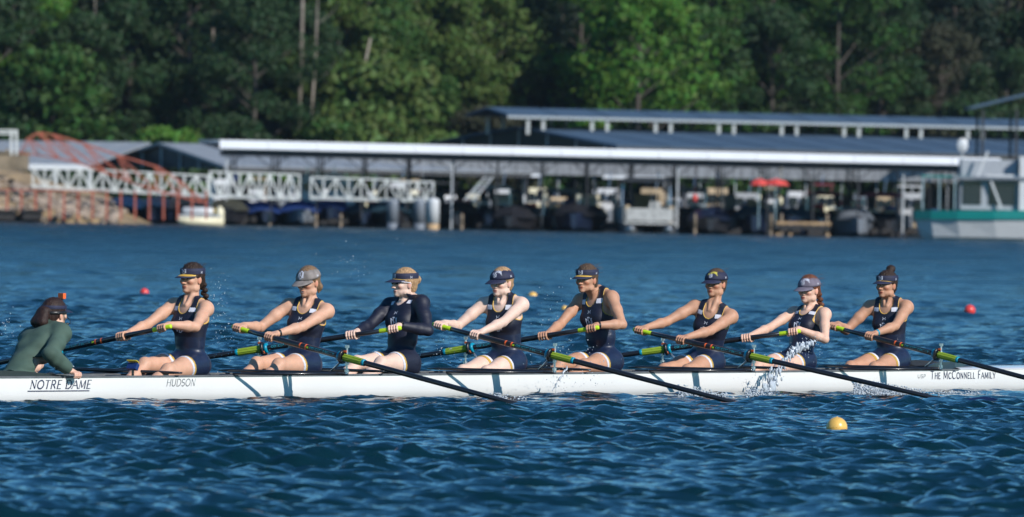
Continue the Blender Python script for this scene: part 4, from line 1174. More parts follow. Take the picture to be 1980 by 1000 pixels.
def pontoon(x, y, rz, fm, cm, lab, L=6.5, Bm=2.4, canopy=None):
    r = empty('pontoon_boat', (x, y, 0), label=lab, cat='pontoon boat'); r.rotation_euler.z = rz
    for s_ in (-1, 1): MB().tube([(s_*Bm*.36, -.1, .22), (s_*Bm*.36, .5, .10), (s_*Bm*.36, L, .10)], [.05, .30, .30], n=12).build('float', SILVER if fm is not BC else BC, r, smooth=True)
    MB().box((0, L/2+.1, .44), (Bm, L, .10)).build('deck', fm, r)
    for s_ in (-1, 1):
        MB().box((s_*Bm*.49, L/2+.2, .82), (.04, L*.9, .55)).build('side_panel', fm, r); MB().bar((s_*Bm*.49, .4, 1.15), (s_*Bm*.49, L*.95, 1.15), .05).build('rail', SILVER, r)
    MB().box((0, .45, .82), (Bm*.9, .04, .55)).build('front_gate', fm, r)
    for s_ in (-1, 1): MB().box((s_*Bm*.28, 1.4, .7), (.7, 1.6, .42)).box((s_*Bm*.42, 1.4, 1.02), (.18, 1.6, .4)).build('bench', cm, r)
    MB().box((Bm*.2, L*.62, .95), (.6, .5, .9), taper=.8).build('console', fm, r)
    MB().box((0, L+.25, .75), (.4, .45, .6)).build('outboard_motor', BLKB, r)
    if canopy:
        for sx in (-1, 1):
            for yy in (.45, .95): MB().bar((sx*Bm*.47, L*yy, 1.1), (sx*Bm*.45, L*(yy*.85+.1), 2.35), .045).build('canopy_pole', SILVER, r)
        MB().loft([[(-Bm*.5, L*t, 2.3), (-Bm*.3, L*t, 2.48), (Bm*.3, L*t, 2.48), (Bm*.5, L*t, 2.3), (Bm*.48, L*t, 2.25), (-Bm*.48, L*t, 2.25)] for t in (.4, .65, .92)]).build('canopy', canopy, r)
    return r
def X_(px, D): return U(px, D)
cb = empty('small_boat', (X_(342, 396), 396.0, 0), label='small cream boat with rounded floats moored at the left, in front of dark boats', cat='boat')
MB().tube([(0, 0, .30), (.12, 0, .22), (.5, 0, .17), (2.05, 0, .17)], [.05, .16, .20, .20], n=12).build('float', BC, cb, smooth=True)
MB().tube([(0, .8, .30), (.12, .8, .22), (.5, .8, .17), (2.05, .8, .17)], [.05, .16, .20, .20], n=12).build('float', BC, cb, smooth=True)
MB().box((1.05, .4, .40), (1.9, 1.1, .07)).build('deck', BW, cb)
MB().tube([(.25, .1, .58), (.32, .1, .60), (1.55, .1, .60), (1.62, .1, .58)], [.10, .17, .17, .10], n=12).build('bench', BW, cb, smooth=True)
MB().ell((1.88, .1, .50), (.20, .22, .34), nu=12, nv=8).bar((1.9, .1, .3), (1.95, .1, -.3), .12).build('outboard_motor', BC, cb, smooth=True)
MB().tube([(1.62, .1, .62), (1.70, .1, .62)], [.12, .12], n=10).build('fuel_cap', YELPB, cb)
pontoon(X_(1258, 401), 400.5, .05, mat('weathered_grey_hull', (.34, .34, .33), .5, var=.25), TAN_, 'pontoon boat with big black canopy, its pale floats facing the lake, right of the middle', L=6.5, Bm=2.3, canopy=BLKB)
specs = [  # dark hulls carry the dock roof's shade in their colour
 (455, 407, BLKB, BG, None, BLKB, 'motorboat under black cover at the left end of the covered dock'),
 (515, 406, BN, BW, None, BB, 'dark motorboat with blue cover behind the middle white gangway'),
 (585, 406, BG, BW, None, BB, 'grey motorboat under royal blue cover, right of the middle white gangway'),
 (640, 407, BN, BG, None, BB, 'shade-toned motorboat under blue cover below the white cabin boats'),
 (705, 407, BN, BG, None, TEALC, 'dark motorboat with dark teal cover below the short white truss'),
 (765, 406, BLKB, BG, None, TEALC, 'shade-toned motorboat left of the white piling'),
 (885, 408, BLKB, BW, None, BLKB, 'black covered motorboat just right of the white piling'),
 (945, 408, BN, BW, BG, None, 'shade-toned open motorboat with grey canopy right of the diagonal ladder'),
 (1010, 407, BLKB, TAN_, None, BLKB, 'low black covered boat left of the middle of the dock'),
 (1075, 407, BN, TAN_, BLKB, None, 'dark motorboat with black canopy in the middle of the dock'),
 (1140, 407, BLKB, BG, None, BN, 'boat with navy cover left of the white pontoon boat'),
 (1340, 407, BLKB, BG, BLKB, None, 'shade-toned motorboat with black canopy right of the pontoon boat'),
 (1405, 408, BG, BW, None, BN, 'grey motorboat with navy cover left of the red umbrellas'),
 (1460, 407, BN, BG, None, TEALC, 'motorboat with dark teal cover below the red umbrellas'),
 (1530, 407, BN, TAN_, None, TEALC, 'motorboat with dark teal cover behind the tan dock section'),
 (1590, 409, BW, TAN_, BR, None, 'white motorboat with maroon canopy behind the tan dock section'),
 (1665, 405, BG, BW, None, BG, 'grey covered boat just right of the tan dock section'),
 (1720, 407, BLKB, TAN_, BR, None, 'dark boat with broad maroon canopy left of the teal houseboat'),
]
specs += [(232, 401, BN, BG, None, BN, 'navy covered boat under the left half of the white gangway'),
 (292, 401, BN, BG, None, BLKB, 'dark covered boat behind the rust red posts, right of the navy one'),
 (372, 402, BLKB, BG, BLKB, None, 'dark boat right behind the cream pontoon boat'),
 (432, 403, BLKB, BG, None, mat('olive_black_canvas', (.03, .03, .018), .9), 'boat under a dark olive cover right of the cream pontoon boat'),
 (985, 403, BLKB, BG, None, BLKB, 'low boat with shade-toned hull in front of the middle of the dock'),  # front hulls coloured dark so this strip reads as roof shade
 (1110, 403, BN, BG, None, BLKB, 'low boat with shade-toned hull in front of the dock, left of the pontoon boat'),
 (1375, 403, BLKB, BG, None, BN, 'low boat with shade-toned hull in front of the dock, right of the pontoon boat')]
for px, D, hm, cm, cn, cv, lab in specs: runabout(X_(px, D), D, R_.uniform(-.12, .12), hm, cm, lab, canopy=cn, cover=cv, L=R_.uniform(5, 6.2), Bm=R_.uniform(1.7, 2.1), H=R_.uniform(.5, .75))
# white cabin boats left of the truss
for px, w_, h_, lab in ((592, .55, 1.4, 'narrow white cabin boat standing left of the other white cabins'), (613, .8, 1.35, 'white cabin boat in the middle of the three white cabins'), (645, 1.0, 1.5, 'widest white cabin boat, next to the short white truss'), (668, .8, 1.2, 'lowest white cabin boat touching the short white truss')):
    r = empty('cabin_boat', (X_(px, 409), 409, 0), label=lab, cat='boat')
    hull_mb(5, w_+.6, .8).build('hull', BW, r)
    MB().box((0, 1.6, .9+h_/2), (w_, 2.4, h_), taper=.85).build('cabin', BW, r); MB().box((0, .42, .9+h_*.62), (w_*.55, .06, h_*.25)).build('window', SMOKE, r)
    MB().bar((0, 1.6, .9+h_), (0, 1.6, 1.3+h_), .05).build('mast', SILVER, r)
# houseboat at the right
hbx, hy = 0, 399.0
hbt = empty('houseboat', (X_(1890, hy), hy, 0), label='white and teal houseboat at the right edge with dark cabin windows', cat='houseboat')
def hx_(px): return U(px, hy)-U(1890, hy)
def hz(px, py): return Zp(px, py, hy)
secs = []
for px, b in ((1772, .12), (1800, .7), (1850, 1.2), (1920, 1.5), (2060, 1.5)):
    x = hx_(px); zt2 = hz(px, 423.5); zb = -.25+(.35 if px < 1790 else 0)
    secs.append([(x, -b, zt2), (x+.12, -b*.8, zb+.35), (x+.25, -b*.5, zb), (x+.25, 1.8+b*.5, zb), (x+.12, 1.8+b*.8, zb+.35), (x, 1.8+b, zt2)])
MB().loft(secs).build('hull', BW, hbt)
secs = [[(hx_(px)-.02, -b-.03, hz(px, 407)), (hx_(px), -b-.05, hz(px, 424)), (hx_(px), 1.8+b, hz(px, 424)), (hx_(px)-.02, 1.8+b, hz(px, 407))] for px, b in ((1768, .15), (1800, .72), (1850, 1.22), (1920, 1.52), (2060, 1.52))]
MB().loft(secs).build('teal_band', BT, hbt)
x0, x1 = hx_(1856), hx_(2060)
MB().box(((x0+x1)/2, 1.0, (hz(1900, 406)+hz(1900, 348))/2), (x1-x0, 3.0, hz(1900, 348)-hz(1900, 406)-.02)).build('cabin', mat('shade_toned_vinyl', (.30, .32, .35), .5), hbt)  # cabin walls greyed down, their shade put into the colour
for a_, b_ in ((1860, 1896), (1910, 1962)):
    xa_, xb_ = hx_(a_), hx_(b_); MB().box(((xa_+xb_)/2, -.52, (hz(1900, 352)+hz(1900, 396))/2), (xb_-xa_, .05, hz(1900, 352)-hz(1900, 396))).build('window', SMOKE, hbt)
MB().box(((x0+x1)/2-.1, .9, hz(1900, 344)), (x1-x0+.5, 3.6, .12)).build('roof', BG, hbt)
MB().box((hx_(1780)+1.1, .9, hz(1820, 341)), (2.2, 3.4, .08)).build('awning', BT, hbt)
for px in (1783, 1815, 1845): MB().bar((hx_(px), -.6, hz(px, 406)), (hx_(px), -.6, hz(px, 342)), .06).build('awning_pole', SILVER, hbt)
xu0, xu1 = hx_(1858), hx_(1966)
MB().box(((xu0+xu1)/2, 1.1, (hz(1900, 308)+hz(1900, 342))/2), (xu1-xu0, 2.4, hz(1900, 308)-hz(1900, 341))).build('upper_cabin', mat('shade_toned_vinyl', (.45, .47, .5), .5), hbt)
MB().box((hx_(1990), -.2, (hz(1980, 303)+hz(1980, 408))/2), (.95, 1.2, hz(1980, 303)-hz(1980, 408))).build('stair_tower', BW, hbt)
MB().bar((hx_(1907), -.75, hz(1907, 293)), (hx_(1888), -.75, hz(1888, 342)), .09).bar((hx_(1912), -.75, hz(1912, 345)), (hx_(1935), -.75, hz(1935, 402)), .09).build('diagonal_pole', BW, hbt)
MB().bar((hx_(1905), -.5, hz(1905, 342)), (hx_(1980), -.5, hz(1980, 341)), .06, .16).build('roof_edge', BW, hbt)
dish = MB(); c = W(1861, 281, 402); secs = []
for j in range(6):
    rr = .30*j/5; secs.append([(c.x+rr*math.cos(2*math.pi*k/16)*.8, 402-.10+.35*rr*rr*2, c.z+rr*1.05*math.sin(2*math.pi*k/16)) for k in range(16)])
dr = empty('satellite_dish', (0, 0, 0), label='white oval satellite dish standing above the right end of the white dock roof', cat='satellite dish')
dish.loft(secs, caps=False).build('dish', BW, dr, smooth=True); MB().bar((c.x, 402.15, c.z-.1), (c.x+.05, 402.15, .6), .08).build('mast', GALV, dr); MB().bar((c.x, 401.9, c.z-.28), (c.x, 401.55, c.z-.05), .03).build('receiver_arm', GALV, dr)
# white piling with tan foot, and grey pilings
def piling(px, py0, py1, D, w, mt, lab, foot=None, nm='piling'):
    r = empty(nm, (X_(px, D), D, 0), label=lab, cat='piling'); z1 = Zp(px, py0, D)
    MB().tube([(0, 0, .25), (0, 0, z1-.05), (0, 0, z1+.04), (0, 0, z1+.12)], [w/2, w/2, w/2*.96, w*.15], n=14).build('pile', mt, r, smooth=True)
    MB().tube([(0, 0, -.7), (0, 0, .28)], [w/2*.97]*2, n=14).build('foot', foot or mt, r, smooth=True)
piling(838, 388, 440, 398.5, .56, BW, 'thick white piling with a tan foot below the shortest truss', WOODT)
for px, lab in ((760, 'pale blue grey piling apart on the left of the white piling'), (812, 'pale blue grey piling touching the white piling on its left')): piling(px, 390, 430, 400, .5, BG, lab, BG)
for px in (522, 612, 660, 894, 1345, 1492, 1512, 1600): piling(px, 418, 440, 402, .13, mat('weathered_post', (.22, .17, .12), .9, var=.3), 'thin tan mooring post in front of the boats')
for o_ in [o for o in COL.objects if o.name.startswith('piling') and 'thin tan' in o.get('label', '')]: o_['group'] = 'thin tan mooring posts'
# tan dock section
td = empty('dock_section', (0, 0, 0), label='low tan wooden dock section at the waterline below the red umbrellas', cat='dock')
for i in range(14):
    x = X_(1502+i*7.6, 402); MB().box((x+.08, 402.6, Zp(1550, 432, 402)), (.155, 1.6, .12+.02*(i % 2))).build('board', WOODT, td)
MB().box((X_(1553, 402), 401.9, Zp(1550, 440, 402)), (X_(1606, 402)-X_(1500, 402), .2, .16)).build('front_beam', DARKW, td)
for px in (1505, 1530, 1603): MB().bar((X_(px, 401.7), 401.7, -.6), (X_(px, 401.7), 401.7, .12), .14).build('post', WOODT, td)
# red umbrellas and the diagonal ladder
for px, w_, lab in ((1468, 1.0, 'smaller bright red umbrella on the left of the pair under the dock roof'), (1500, 1.2, 'larger bright red umbrella on the right of the pair under the dock roof')):
    r = empty('umbrella', (X_(px, 403.3), 403.3, 0), label=lab, cat='umbrella'); z1 = Zp(px, 345, 403.3)
    MB().loft([[(rr*math.cos(math.pi*k/4), rr*math.sin(math.pi*k/4), z) for k in range(8)] for rr, z in ((w_/2, z1-.30), (w_*.36, z1-.12), (.03, z1))]).build('canopy', BRED, r)
    MB().bar((0, 0, .3), (0, 0, z1-.05), .045).build('pole', SILVER, r)
ld = empty('ladder', (0, 0, 0), label='grey ladder leaning diagonally under the white roof, right of the white piling', cat='ladder')
for k in (0, .35): MB().bar(W(897+k*10, 388, 404)+Vector((k, 0, 0)), W(938, 342, 404)+Vector((k, 0, 0)), .06).build('rail', GALV, ld)
for i in range(8): MB().bar(W(897, 388, 404).lerp(W(938, 342, 404), (i+.5)/8), W(897, 388, 404).lerp(W(938, 342, 404), (i+.5)/8)+Vector((.4, 0, 0)), .04).build('rung', GALV, ld)
# dock boxes, coolers, lifts: small gear on the walkway
gear = [('dock_box', BW), ('fuel_drum', BRED), ('dock_box', BG), ('dock_box', TAN_), ('fuel_drum', BB), ('dock_box', TEALC)]
gl = {'BW': 'white', }
cname = {BW.name: 'white', BRED.name: 'red', BG.name: 'grey', TAN_.name: 'tan', BB.name: 'blue', TEALC.name: 'teal'}
for i in range(44):
    px = 600+i*28+R_.uniform(-8, 8); D = 415.5+R_.uniform(-.6, .6); nm, mt = R_.choice(gear); z = .44; x = X_(px, D)
    r = empty(nm, (x, D, z), label='%s %s on the dock walkway' % (cname[mt.name], nm.replace('_', ' ')), cat=nm.replace('_', ' '), group='%s %s on the walkway' % (cname[mt.name], nm.replace('_', ' ')))
    if nm == 'dock_box':
        w_ = R_.uniform(.5, .9); h_ = R_.uniform(.5, 1.3)
        MB().box((0, 0, h_/2), (w_, .6, h_), taper=.94).build('box', mt, r); MB().box((0, 0, h_+.04), (w_*1.02, .64, .07)).build('lid', mt, r)
    else:
        h_ = R_.uniform(.7, 1.0); MB().tube([(0, 0, 0), (0, 0, h_*.3), (0, 0, h_*.32), (0, 0, h_*.66), (0, 0, h_*.68), (0, 0, h_)], [.28, .28, .30, .28, .30, .28], n=12).build('drum', mt, r); MB().tube([(.1, 0, h_), (.1, 0, h_+.04)], .04, n=8).build('bung', BLKB, r)

for i in range(60):
    px = R_.uniform(440, 1760); D = R_.uniform(404.5, 412); pz = R_.uniform(.9, 2.2); w_ = R_.uniform(.08, .22); h_ = R_.uniform(.15, .45)
    mt = R_.choice([BW, BW, TAN_, BG, BC, BRED, TEALC, BB]); nmm = {BW.name: 'white', BRED.name: 'red', BG.name: 'grey', TAN_.name: 'tan', BB.name: 'blue', TEALC.name: 'teal', BC.name: 'cream'}[mt.name]
    f_ = MB().tube([(0, 0, -h_/2), (0, 0, -h_*.35), (0, 0, h_*.35), (0, 0, h_/2)], [w_*.3, w_/2, w_/2, w_*.25], n=8).bar((0, 0, h_/2), (0, 0, ze-.3-pz), .012)
    o = f_.build('boat_fender', mt, None, smooth=True); o.location = (X_(px, D), D, pz); tag(o, '%s fender hanging under the dock roof' % nmm, 'boat fender', '%s fenders hanging under the dock roof' % nmm)

# sunlit boats moored between the two docks, seen through the front one
HC_ = [(BW, 'white'), (BC, 'cream'), (BG, 'grey'), (mat('boat_pale_grey', (.36, .37, .38), .4), 'pale grey'), (BN, 'navy'), (mat('boat_maroon', (.14, .02, .03), .4), 'maroon'), (TAN_, 'tan')]
for i in range(26):
    px = 440+i*53+R_.uniform(-12, 12); D = R_.uniform(420.5, 427); hm, cn = R_.choice(HC_[:4] if i % 3 else HC_); w_ = R_.uniform(.7, 1.2); h_ = R_.uniform(.6, 1.25)
    lb = '%s cabin boat moored behind the covered dock' % cn
    r = empty('cabin_boat', (X_(px, D), D, 0), label=lb, cat='boat', group=lb); r.rotation_euler.z = R_.uniform(-.25, .25)
    hull_mb(5, w_+.7, .85).build('hull', R_.choice([hm, BN, BG]), r)
    MB().box((0, 2.0, .85+h_/2), (w_, 2.2, h_), taper=.82).build('cabin', hm, r)
    for s_ in (-.24, .24): MB().box((s_*w_, .92, .85+h_*.6), (w_*.36, .06, h_*.35)).build('window', SMOKE, r)
    MB().tube([(-w_*.5, .3, .9), (-w_*.45, .1, 1.25), (0, -.1, 1.3), (w_*.45, .1, 1.25), (w_*.5, .3, .9)], .025, n=5).build('bow_rail', SILVER, r)
    if R_.random() < .6: MB().bar((0, 2.4, .85+h_), (.1, 2.6, 1.6+h_), .04).build('mast', SILVER, r)
    if R_.random() < .4: MB().box((0, 2.5, 1.75+h_*.5), (w_*1.1, 1.8, .07)).bar((-w_*.5, 2, .9), (-w_*.5, 2, 1.75+h_*.5), .04).bar((w_*.5, 2, .9), (w_*.5, 2, 1.75+h_*.5), .04).build('canopy', R_.choice([BR, BLKB, BW, TAN_]), r)
# ------------------------------------------------------------------ rowing shell and oars
HULLW = mat('white_gelcoat', (.68, .675, .655), .22, var=.03, scale=1.5, coat=.5)
DECKG = mat('grey_deck', (.45, .46, .47), .4, var=.08)
CARBON = mat('carbon_black', (.012, .012, .014), .28, var=.2, scale=30, coat=.4)
GUNW = mat('dark_gunwale', (.11, .115, .12), .4, var=.2, scale=14)
LIME = mat('lime_green_sleeve', (.27, .37, .03), .45, var=.1, scale=30)
LIMEG = mat('lime_rubber_grip', (.42, .62, .01), .6, var=.08)
CYAN = mat('cyan_plastic', (.0, .24, .36), .35, var=.08)
TEAL_P = mat('teal_print', (.02, .28, .36), .5)
INK = mat('navy_ink', (.012, .02, .06), .45)
GREYINK = mat('grey_ink', (.12, .13, .14), .45)
TRACKM = mat('anodised_track', (.3, .31, .32), .35, metal=.8)
SEATM = mat('seat_carbon', (.03, .03, .032), .4)
SHOEM = mat('shoe_fabric', (.5, .48, .42), .7)
BLUEP = mat('royal_blue_plastic', (.012, .03, .13), .35)
YELP = mat('yellow_plastic', (.6, .45, .03), .4)
BM = Matrix(((UC, US, 0, ORG.x), (US, -UC, 0, ORG.y), (0, 0, 1, 0), (0, 0, 0, 1)))       # boat frame (left-handed): used only for points
def B3(u, n, z): return BM @ Vector((u, n, z))
# a right-handed frame for the shell's empty: x to the bow, y to the far side
SHM = Matrix(((UC, -US, 0, ORG.x), (US, UC, 0, ORG.y), (0, 0, 1, 0), (0, 0, 0, 1)))
shell = empty('rowing_shell', matrix=SHM, label='long white eight-oared racing shell with black riggers, lettered along its side', cat='rowing boat')
def S3(u, n, z): return Vector((u, -n, z))
U0, U1 = -4.0, 13.9
def hb(u):
    t = (u-U0)/(U1-U0); return .30*max(0, 1-abs(2*t-1)**4.4)**.85
GZ = .170
def side_n(u, z):
    b = hb(u); zz = z
    pr = ((-.14, .0), (-.12, .42), (-.06, .78), (0, .94), (.04, .985), (.11, 1.0), (.2, .985))
    for (z0, a), (z1, c) in zip(pr[:-1], pr[1:]):
        if zz <= z1: return b*(a+(c-a)*(max(zz, z0)-z0)/(z1-z0))
    return b*.985
us = [U0+(U1-U0)*i/90 for i in range(91)]
zs_ = (-.14, -.12, -.09, -.06, -.03, 0, .04, .08, .12, GZ)
secs = []
for u in us:
    r = [S3(u, side_n(u, z), z) for z in zs_]; l = [S3(u, -side_n(u, z), z) for z in zs_[::-1]]
    th = min(.012, hb(u)*.3)
    ri = [S3(u, max(0, side_n(u, z)-th), z+.004) for z in zs_[::-1]]; li = [S3(u, -max(0, side_n(u, z)-th), z+.004) for z in zs_]
    secs.append(r+ri+[p for p in li]+l)
mb = MB(); n = len(zs_)
# outer skin and inner skin as separate strips, joined at the gunwale
outer = [[S3(u, side_n(u, z), z) for z in zs_[::-1]]+[S3(u, -side_n(u, z), z) for z in zs_[1:]] for u in us]
inner = [[S3(u, max(0, side_n(u, z)-.012), z+.003) for z in zs_[::-1]]+[S3(u, -max(0, side_n(u, z)-.012), z+.003) for z in zs_[1:]] for u in us]
mb.loft(outer, closed=False, caps=False); mb.loft([s[::-1] for s in inner], closed=False, caps=False)
hull = mb.build('hull', HULLW, shell, smooth=True)
CK0, CK1 = -2.75, 10.55
mb = MB()
for s in (1, -1):
    secs = []
    for u in us:
        if u < CK0-.1 or u > CK1+.1: continue
        w = side_n(u, GZ)
        secs.append([S3(u, s*(w+.006), GZ-.006), S3(u, s*(w+.006), GZ+.008), S3(u, s*(w-.022), GZ+.008), S3(u, s*(w-.022), GZ-.006)])
    mb.loft(secs)
mb.build('gunwale', GUNW, shell)
def deck(u0, u1, nm):
    secs = []; N = 14
    for i in range(N+1):
        u = u0+(u1-u0)*i/N; w = side_n(u, GZ)+.004; cr = .028*min(1, hb(u)/.15)
        secs.append([S3(u, w*math.cos(math.pi*k/10), GZ+.002+cr*math.sin(math.pi*k/10)) for k in range(11)])
    MB().loft(secs, closed=False, caps=False).build(nm, HULLW, shell, smooth=True)
deck(CK1, U1-.02, 'bow_deck'); deck(U0+.02, CK0, 'stern_deck')
MB().ell(S3(U1+.0, 0, .14), (.03, .025, .025)).build('bow_ball', HULLW, shell, smooth=True)
# splash guard behind the bow seat and cox coaming
mb = MB()
for s in (1, -1):
    mb.loft([[S3(u, s*(side_n(u, GZ)-.03-t*.04), GZ+.004), S3(u, s*(side_n(u, GZ)-.035-t*.05), GZ+.004+h), S3(u, s*(side_n(u, GZ)-.047-t*.05), GZ+.004+h), S3(u, s*(side_n(u, GZ)-.045-t*.04), GZ+.004)] for u, h, t in ((9.95, .01, 0), (10.2, .055, 0), (10.55, .07, .5), (10.95, .05, 1.9), (11.15, .012, 3))])
mb.build('splash_guard', CARBON, shell)
mb = MB()
for s in (1, -1):
    mb.loft([[S3(u, s*(side_n(u, GZ)-.024), GZ-.02), S3(u, s*(side_n(u, GZ)-.026), GZ+h), S3(u, s*(side_n(u, GZ)-.04), GZ+h), S3(u, s*(side_n(u, GZ)-.04), GZ-.02)] for u, h in ((-2.95, .02), (-2.6, .055), (-2.2, .045), (-1.9, .022), (-1.7, .01))])
mb.build('coxswain_coaming', CARBON, shell)
MB().box(S3(3.8, 0, -.03), (13.4, .34, .02)).build('cockpit_floor', DECKG, shell)

# lettering on the near side
def on_hull(u0, z0):
    def f(a, b):
        u, z = u0+a, z0+b
        return S3(u, side_n(u, z)+.0022, z)
    return f
def fit_text(txt, px0, px1, py0, py1, nm, mt, **kw):
    """lettering between two places of the hull side"""
    ua, za = solve_boat(px0, py1, .29); ub, zb = solve_boat(px1, py1, .29); _, zt = solve_boat((px0+px1)/2, py0, .29); _, zm = solve_boat((px0+px1)/2, py1, .29)
    na = hb((ua+ub)/2)
    ua, za = solve_boat(px0, py1, na); ub, _ = solve_boat(px1, py1, na); _, zt = solve_boat((px0+px1)/2, py0, na); _, zm = solve_boat((px0+px1)/2, py1, na)
    h = zt-zm; st, w = text_strokes(txt, h, **kw); k = (ub-ua)/w
    st = [([(x*k, y) for x, y in pl], wd) for pl, wd in st]
    return [strokes_mesh(st[a_:b_], on_hull(ua, zm), .03).build(nm, mt, shell) for a_, b_ in zip(text_strokes.breaks[:-1], text_strokes.breaks[1:])], ua, ub, zm, h
o, ua, ub, zm, h = fit_text('NOTRE DAME', 60, 172, 735.5, 751.5, 'hull_lettering', INK, thick=.17, thin=.09, serif=.10, slant=.25, sx=1.15)
strokes_mesh([([(-.02, 0), (ub-ua-.02, 0)], .008)], on_hull(ua, zm-.018), .05).build('underline', INK, shell)
fit_text('HUDSON', 322, 377, 733, 746.5, 'hull_lettering', GREYINK, thick=.12, thin=.06, serif=.05, slant=.22, sx=1.0)
fit_text('The McConnell Family', 1797, 1929, 717.5, 732, 'hull_lettering', INK, thick=.15, thin=.10, serif=.05, sx=.85)
fit_text('USP', 1774, 1791, 724, 731, 'hull_lettering', GREYINK, thick=.13, thin=.1, sx=1.1)

# oars: handle end and oarlock as seen, near (+) or far (-) side
SPREAD = .86
INB = {1: 1.18, -1: 1.16}
OARS = [(-1, 331, 631, 118, 676), (1, 449, 632, 662, 690), (-1, 776, 634, 510, 674), (1, 837, 627, 1064, 686),
        (-1, 1158, 633, 909, 673), (1, 1225, 637, 1449, 688), (-1, 1548, 640, 1290, 675), (1, 1600, 629, 1811, 685)]
OGEO = []
for s, hx, hy, gx_, gy_ in OARS:
    ug, zg = solve_boat(gx_, gy_, s*SPREAD); ne = s*(SPREAD-INB[s])
    for _ in range(12):
        ue, ze = solve_boat(hx, hy, ne)
        ne = s*(SPREAD-math.sqrt(max(.2, INB[s]**2-(ue-ug)**2-(ze-zg)**2)))
    print('OAR', s, 'gate u %.2f z %.2f handle u %.2f n %.2f z %.2f' % (ug, zg, ue, ne, ze))
    OGEO.append((s, Vector((ug, s*SPREAD, zg)), Vector((ue, ne, ze))))
olabels = ['oar of the rower nearest the coxswain, running behind the coxswain',
 'oar of the smiling woman in the worn grey cap, crossing the hull',
 'oar of the woman in sunglasses, running behind the woman in the grey cap',
 'oar of the pale blond woman in the navy cap, crossing the hull',
 'oar of the tall woman in a gold edged visor, running behind the pale blond woman',
 'oar of the woman in the navy cap with yellow letters',
 'oar of the woman in the faded purple cap',
 'oar of the bow rower with the top bun, leaving the picture at its right edge']
def make_oar(i, s, G, E):
    Gw, Ew = B3(*G), B3(*E); d = (Gw-Ew).normalized()
    upv = Vector((0, 0, 1)); side = d.cross(upv).normalized(); up = side.cross(d).normalized()
    # frame: x outboard along the shaft, z up
    y = up.cross(d).normalized()
    M = Matrix(((d.x, y.x, up.x, Gw.x), (d.y, y.y, up.y, Gw.y), (d.z, y.z, up.z, Gw.z), (0, 0, 0, 1)))
    root = empty('oar', matrix=M, label=olabels[i], cat='oar', group='oars of the rowing shell')
    MB().tube([(-INB[s]+.1, 0, 0), (-.82, 0, 0), (-.7, 0, 0), (0, 0, 0), (.3, 0, 0), (1.3, 0, 0), (2.15, 0, 0)], [.0165, .0195, .0225, .0225, .022, .020, .017], n=16).build('shaft', CARBON, root, smooth=True)
    L0 = INB[s]
    MB().tube([(-L0, 0, 0), (-L0+.005, 0, 0), (-L0+.10, 0, 0), (-L0+.18, 0, 0), (-L0+.185, 0, 0)], [.012, .0175, .0175, .0188, .017], n=14).build('grip', LIMEG, root, smooth=True)
    mb = MB()
    for k in range(9):
        a = 2*math.pi*k/9
        mb.bar((.025, .0235*math.cos(a), .0235*math.sin(a)), (.215, .0215*math.cos(a), .0215*math.sin(a)), .0105, .014, up=(0, math.cos(a), math.sin(a)))
    mb.tube([(.02, 0, 0), (.03, 0, 0), (.21, 0, 0), (.216, 0, 0)], [.024, .0265, .0245, .023], n=18)
    mb.build('sleeve', LIME, root)
    MB().tube([(.214, 0, 0), (.218, 0, 0), (.236, 0, 0), (.24, 0, 0)], [.024, .0275, .0275, .024], n=18).build('sleeve_end_ring', CYAN, root, smooth=True)
    MB().tube([(-.034, 0, 0), (-.032, 0, 0), (-.008, 0, 0), (-.006, 0, 0)], [.030, .040, .040, .030], n=20).build('collar', CYAN, root, smooth=True)
    for t in (-.445, -.385):
        MB().tube([(t, 0, 0), (t+.001, 0, 0), (t+.013, 0, 0), (t+.014, 0, 0)], [.0226, .0232, .0232, .0226], n=16, caps=False).build('orange_band', ORANGE_P, root, smooth=True)
    # maker's lettering along the shaft, on the side away from the water
    sgn = 1 if s > 0 else -1
    st, w = text_strokes('CONCEPT 2 SKINNY', .017, sx=1.0, thick=.2, thin=.16)
    k = .26/w
    ca = Vector((0, y.dot(Vector((0, -1, 0))), 0)); base = 90 if (y.dot(Vector((0, -1, 0))) > 0) else -90
    def place(a, b):
        an = math.radians(base) if True else 0
        tt = -.33+a*k if sgn > 0 else -.07-a*k
        th = (b-.0085+.006)/.0225
        yy = math.cos(th)*.0232*(1 if base > 0 else -1); zz = math.sin(th)*.0232
        return Vector((tt, yy, zz))
    strokes_mesh(st, place, .02).build('shaft_lettering', TEAL_P, root)
    MB().box((-.355, (.0225 if base > 0 else -.0225), .003), (.018, .002, .014)).build('maker_badge', LIMEG, root)
    # hatchet blade, set upright in the water
    secs = []
    for q in range(13):
        t = q/12; x = 2.08+.55*t; hh = .02+.10*min(1, t*2.2)**.8*(1 if t < .93 else .93); off = -.02*min(1, t*1.5)
        cv = .02*math.sin(math.pi*t)
        secs.append([(x, cv-.004, off-hh), (x, cv-.004-.012*(1-t), off), (x, cv-.004, off+hh), (x, cv+.004, off+hh), (x, cv+.004+.012*(1-t), off), (x, cv+.004, off-hh)])
    MB().loft(secs).build('blade', [mat('navy_blade', (.015, .03, .12), .3)], root)
    return root
for i, (s, G, E) in enumerate(OGEO): make_oar(i, s, G, E)

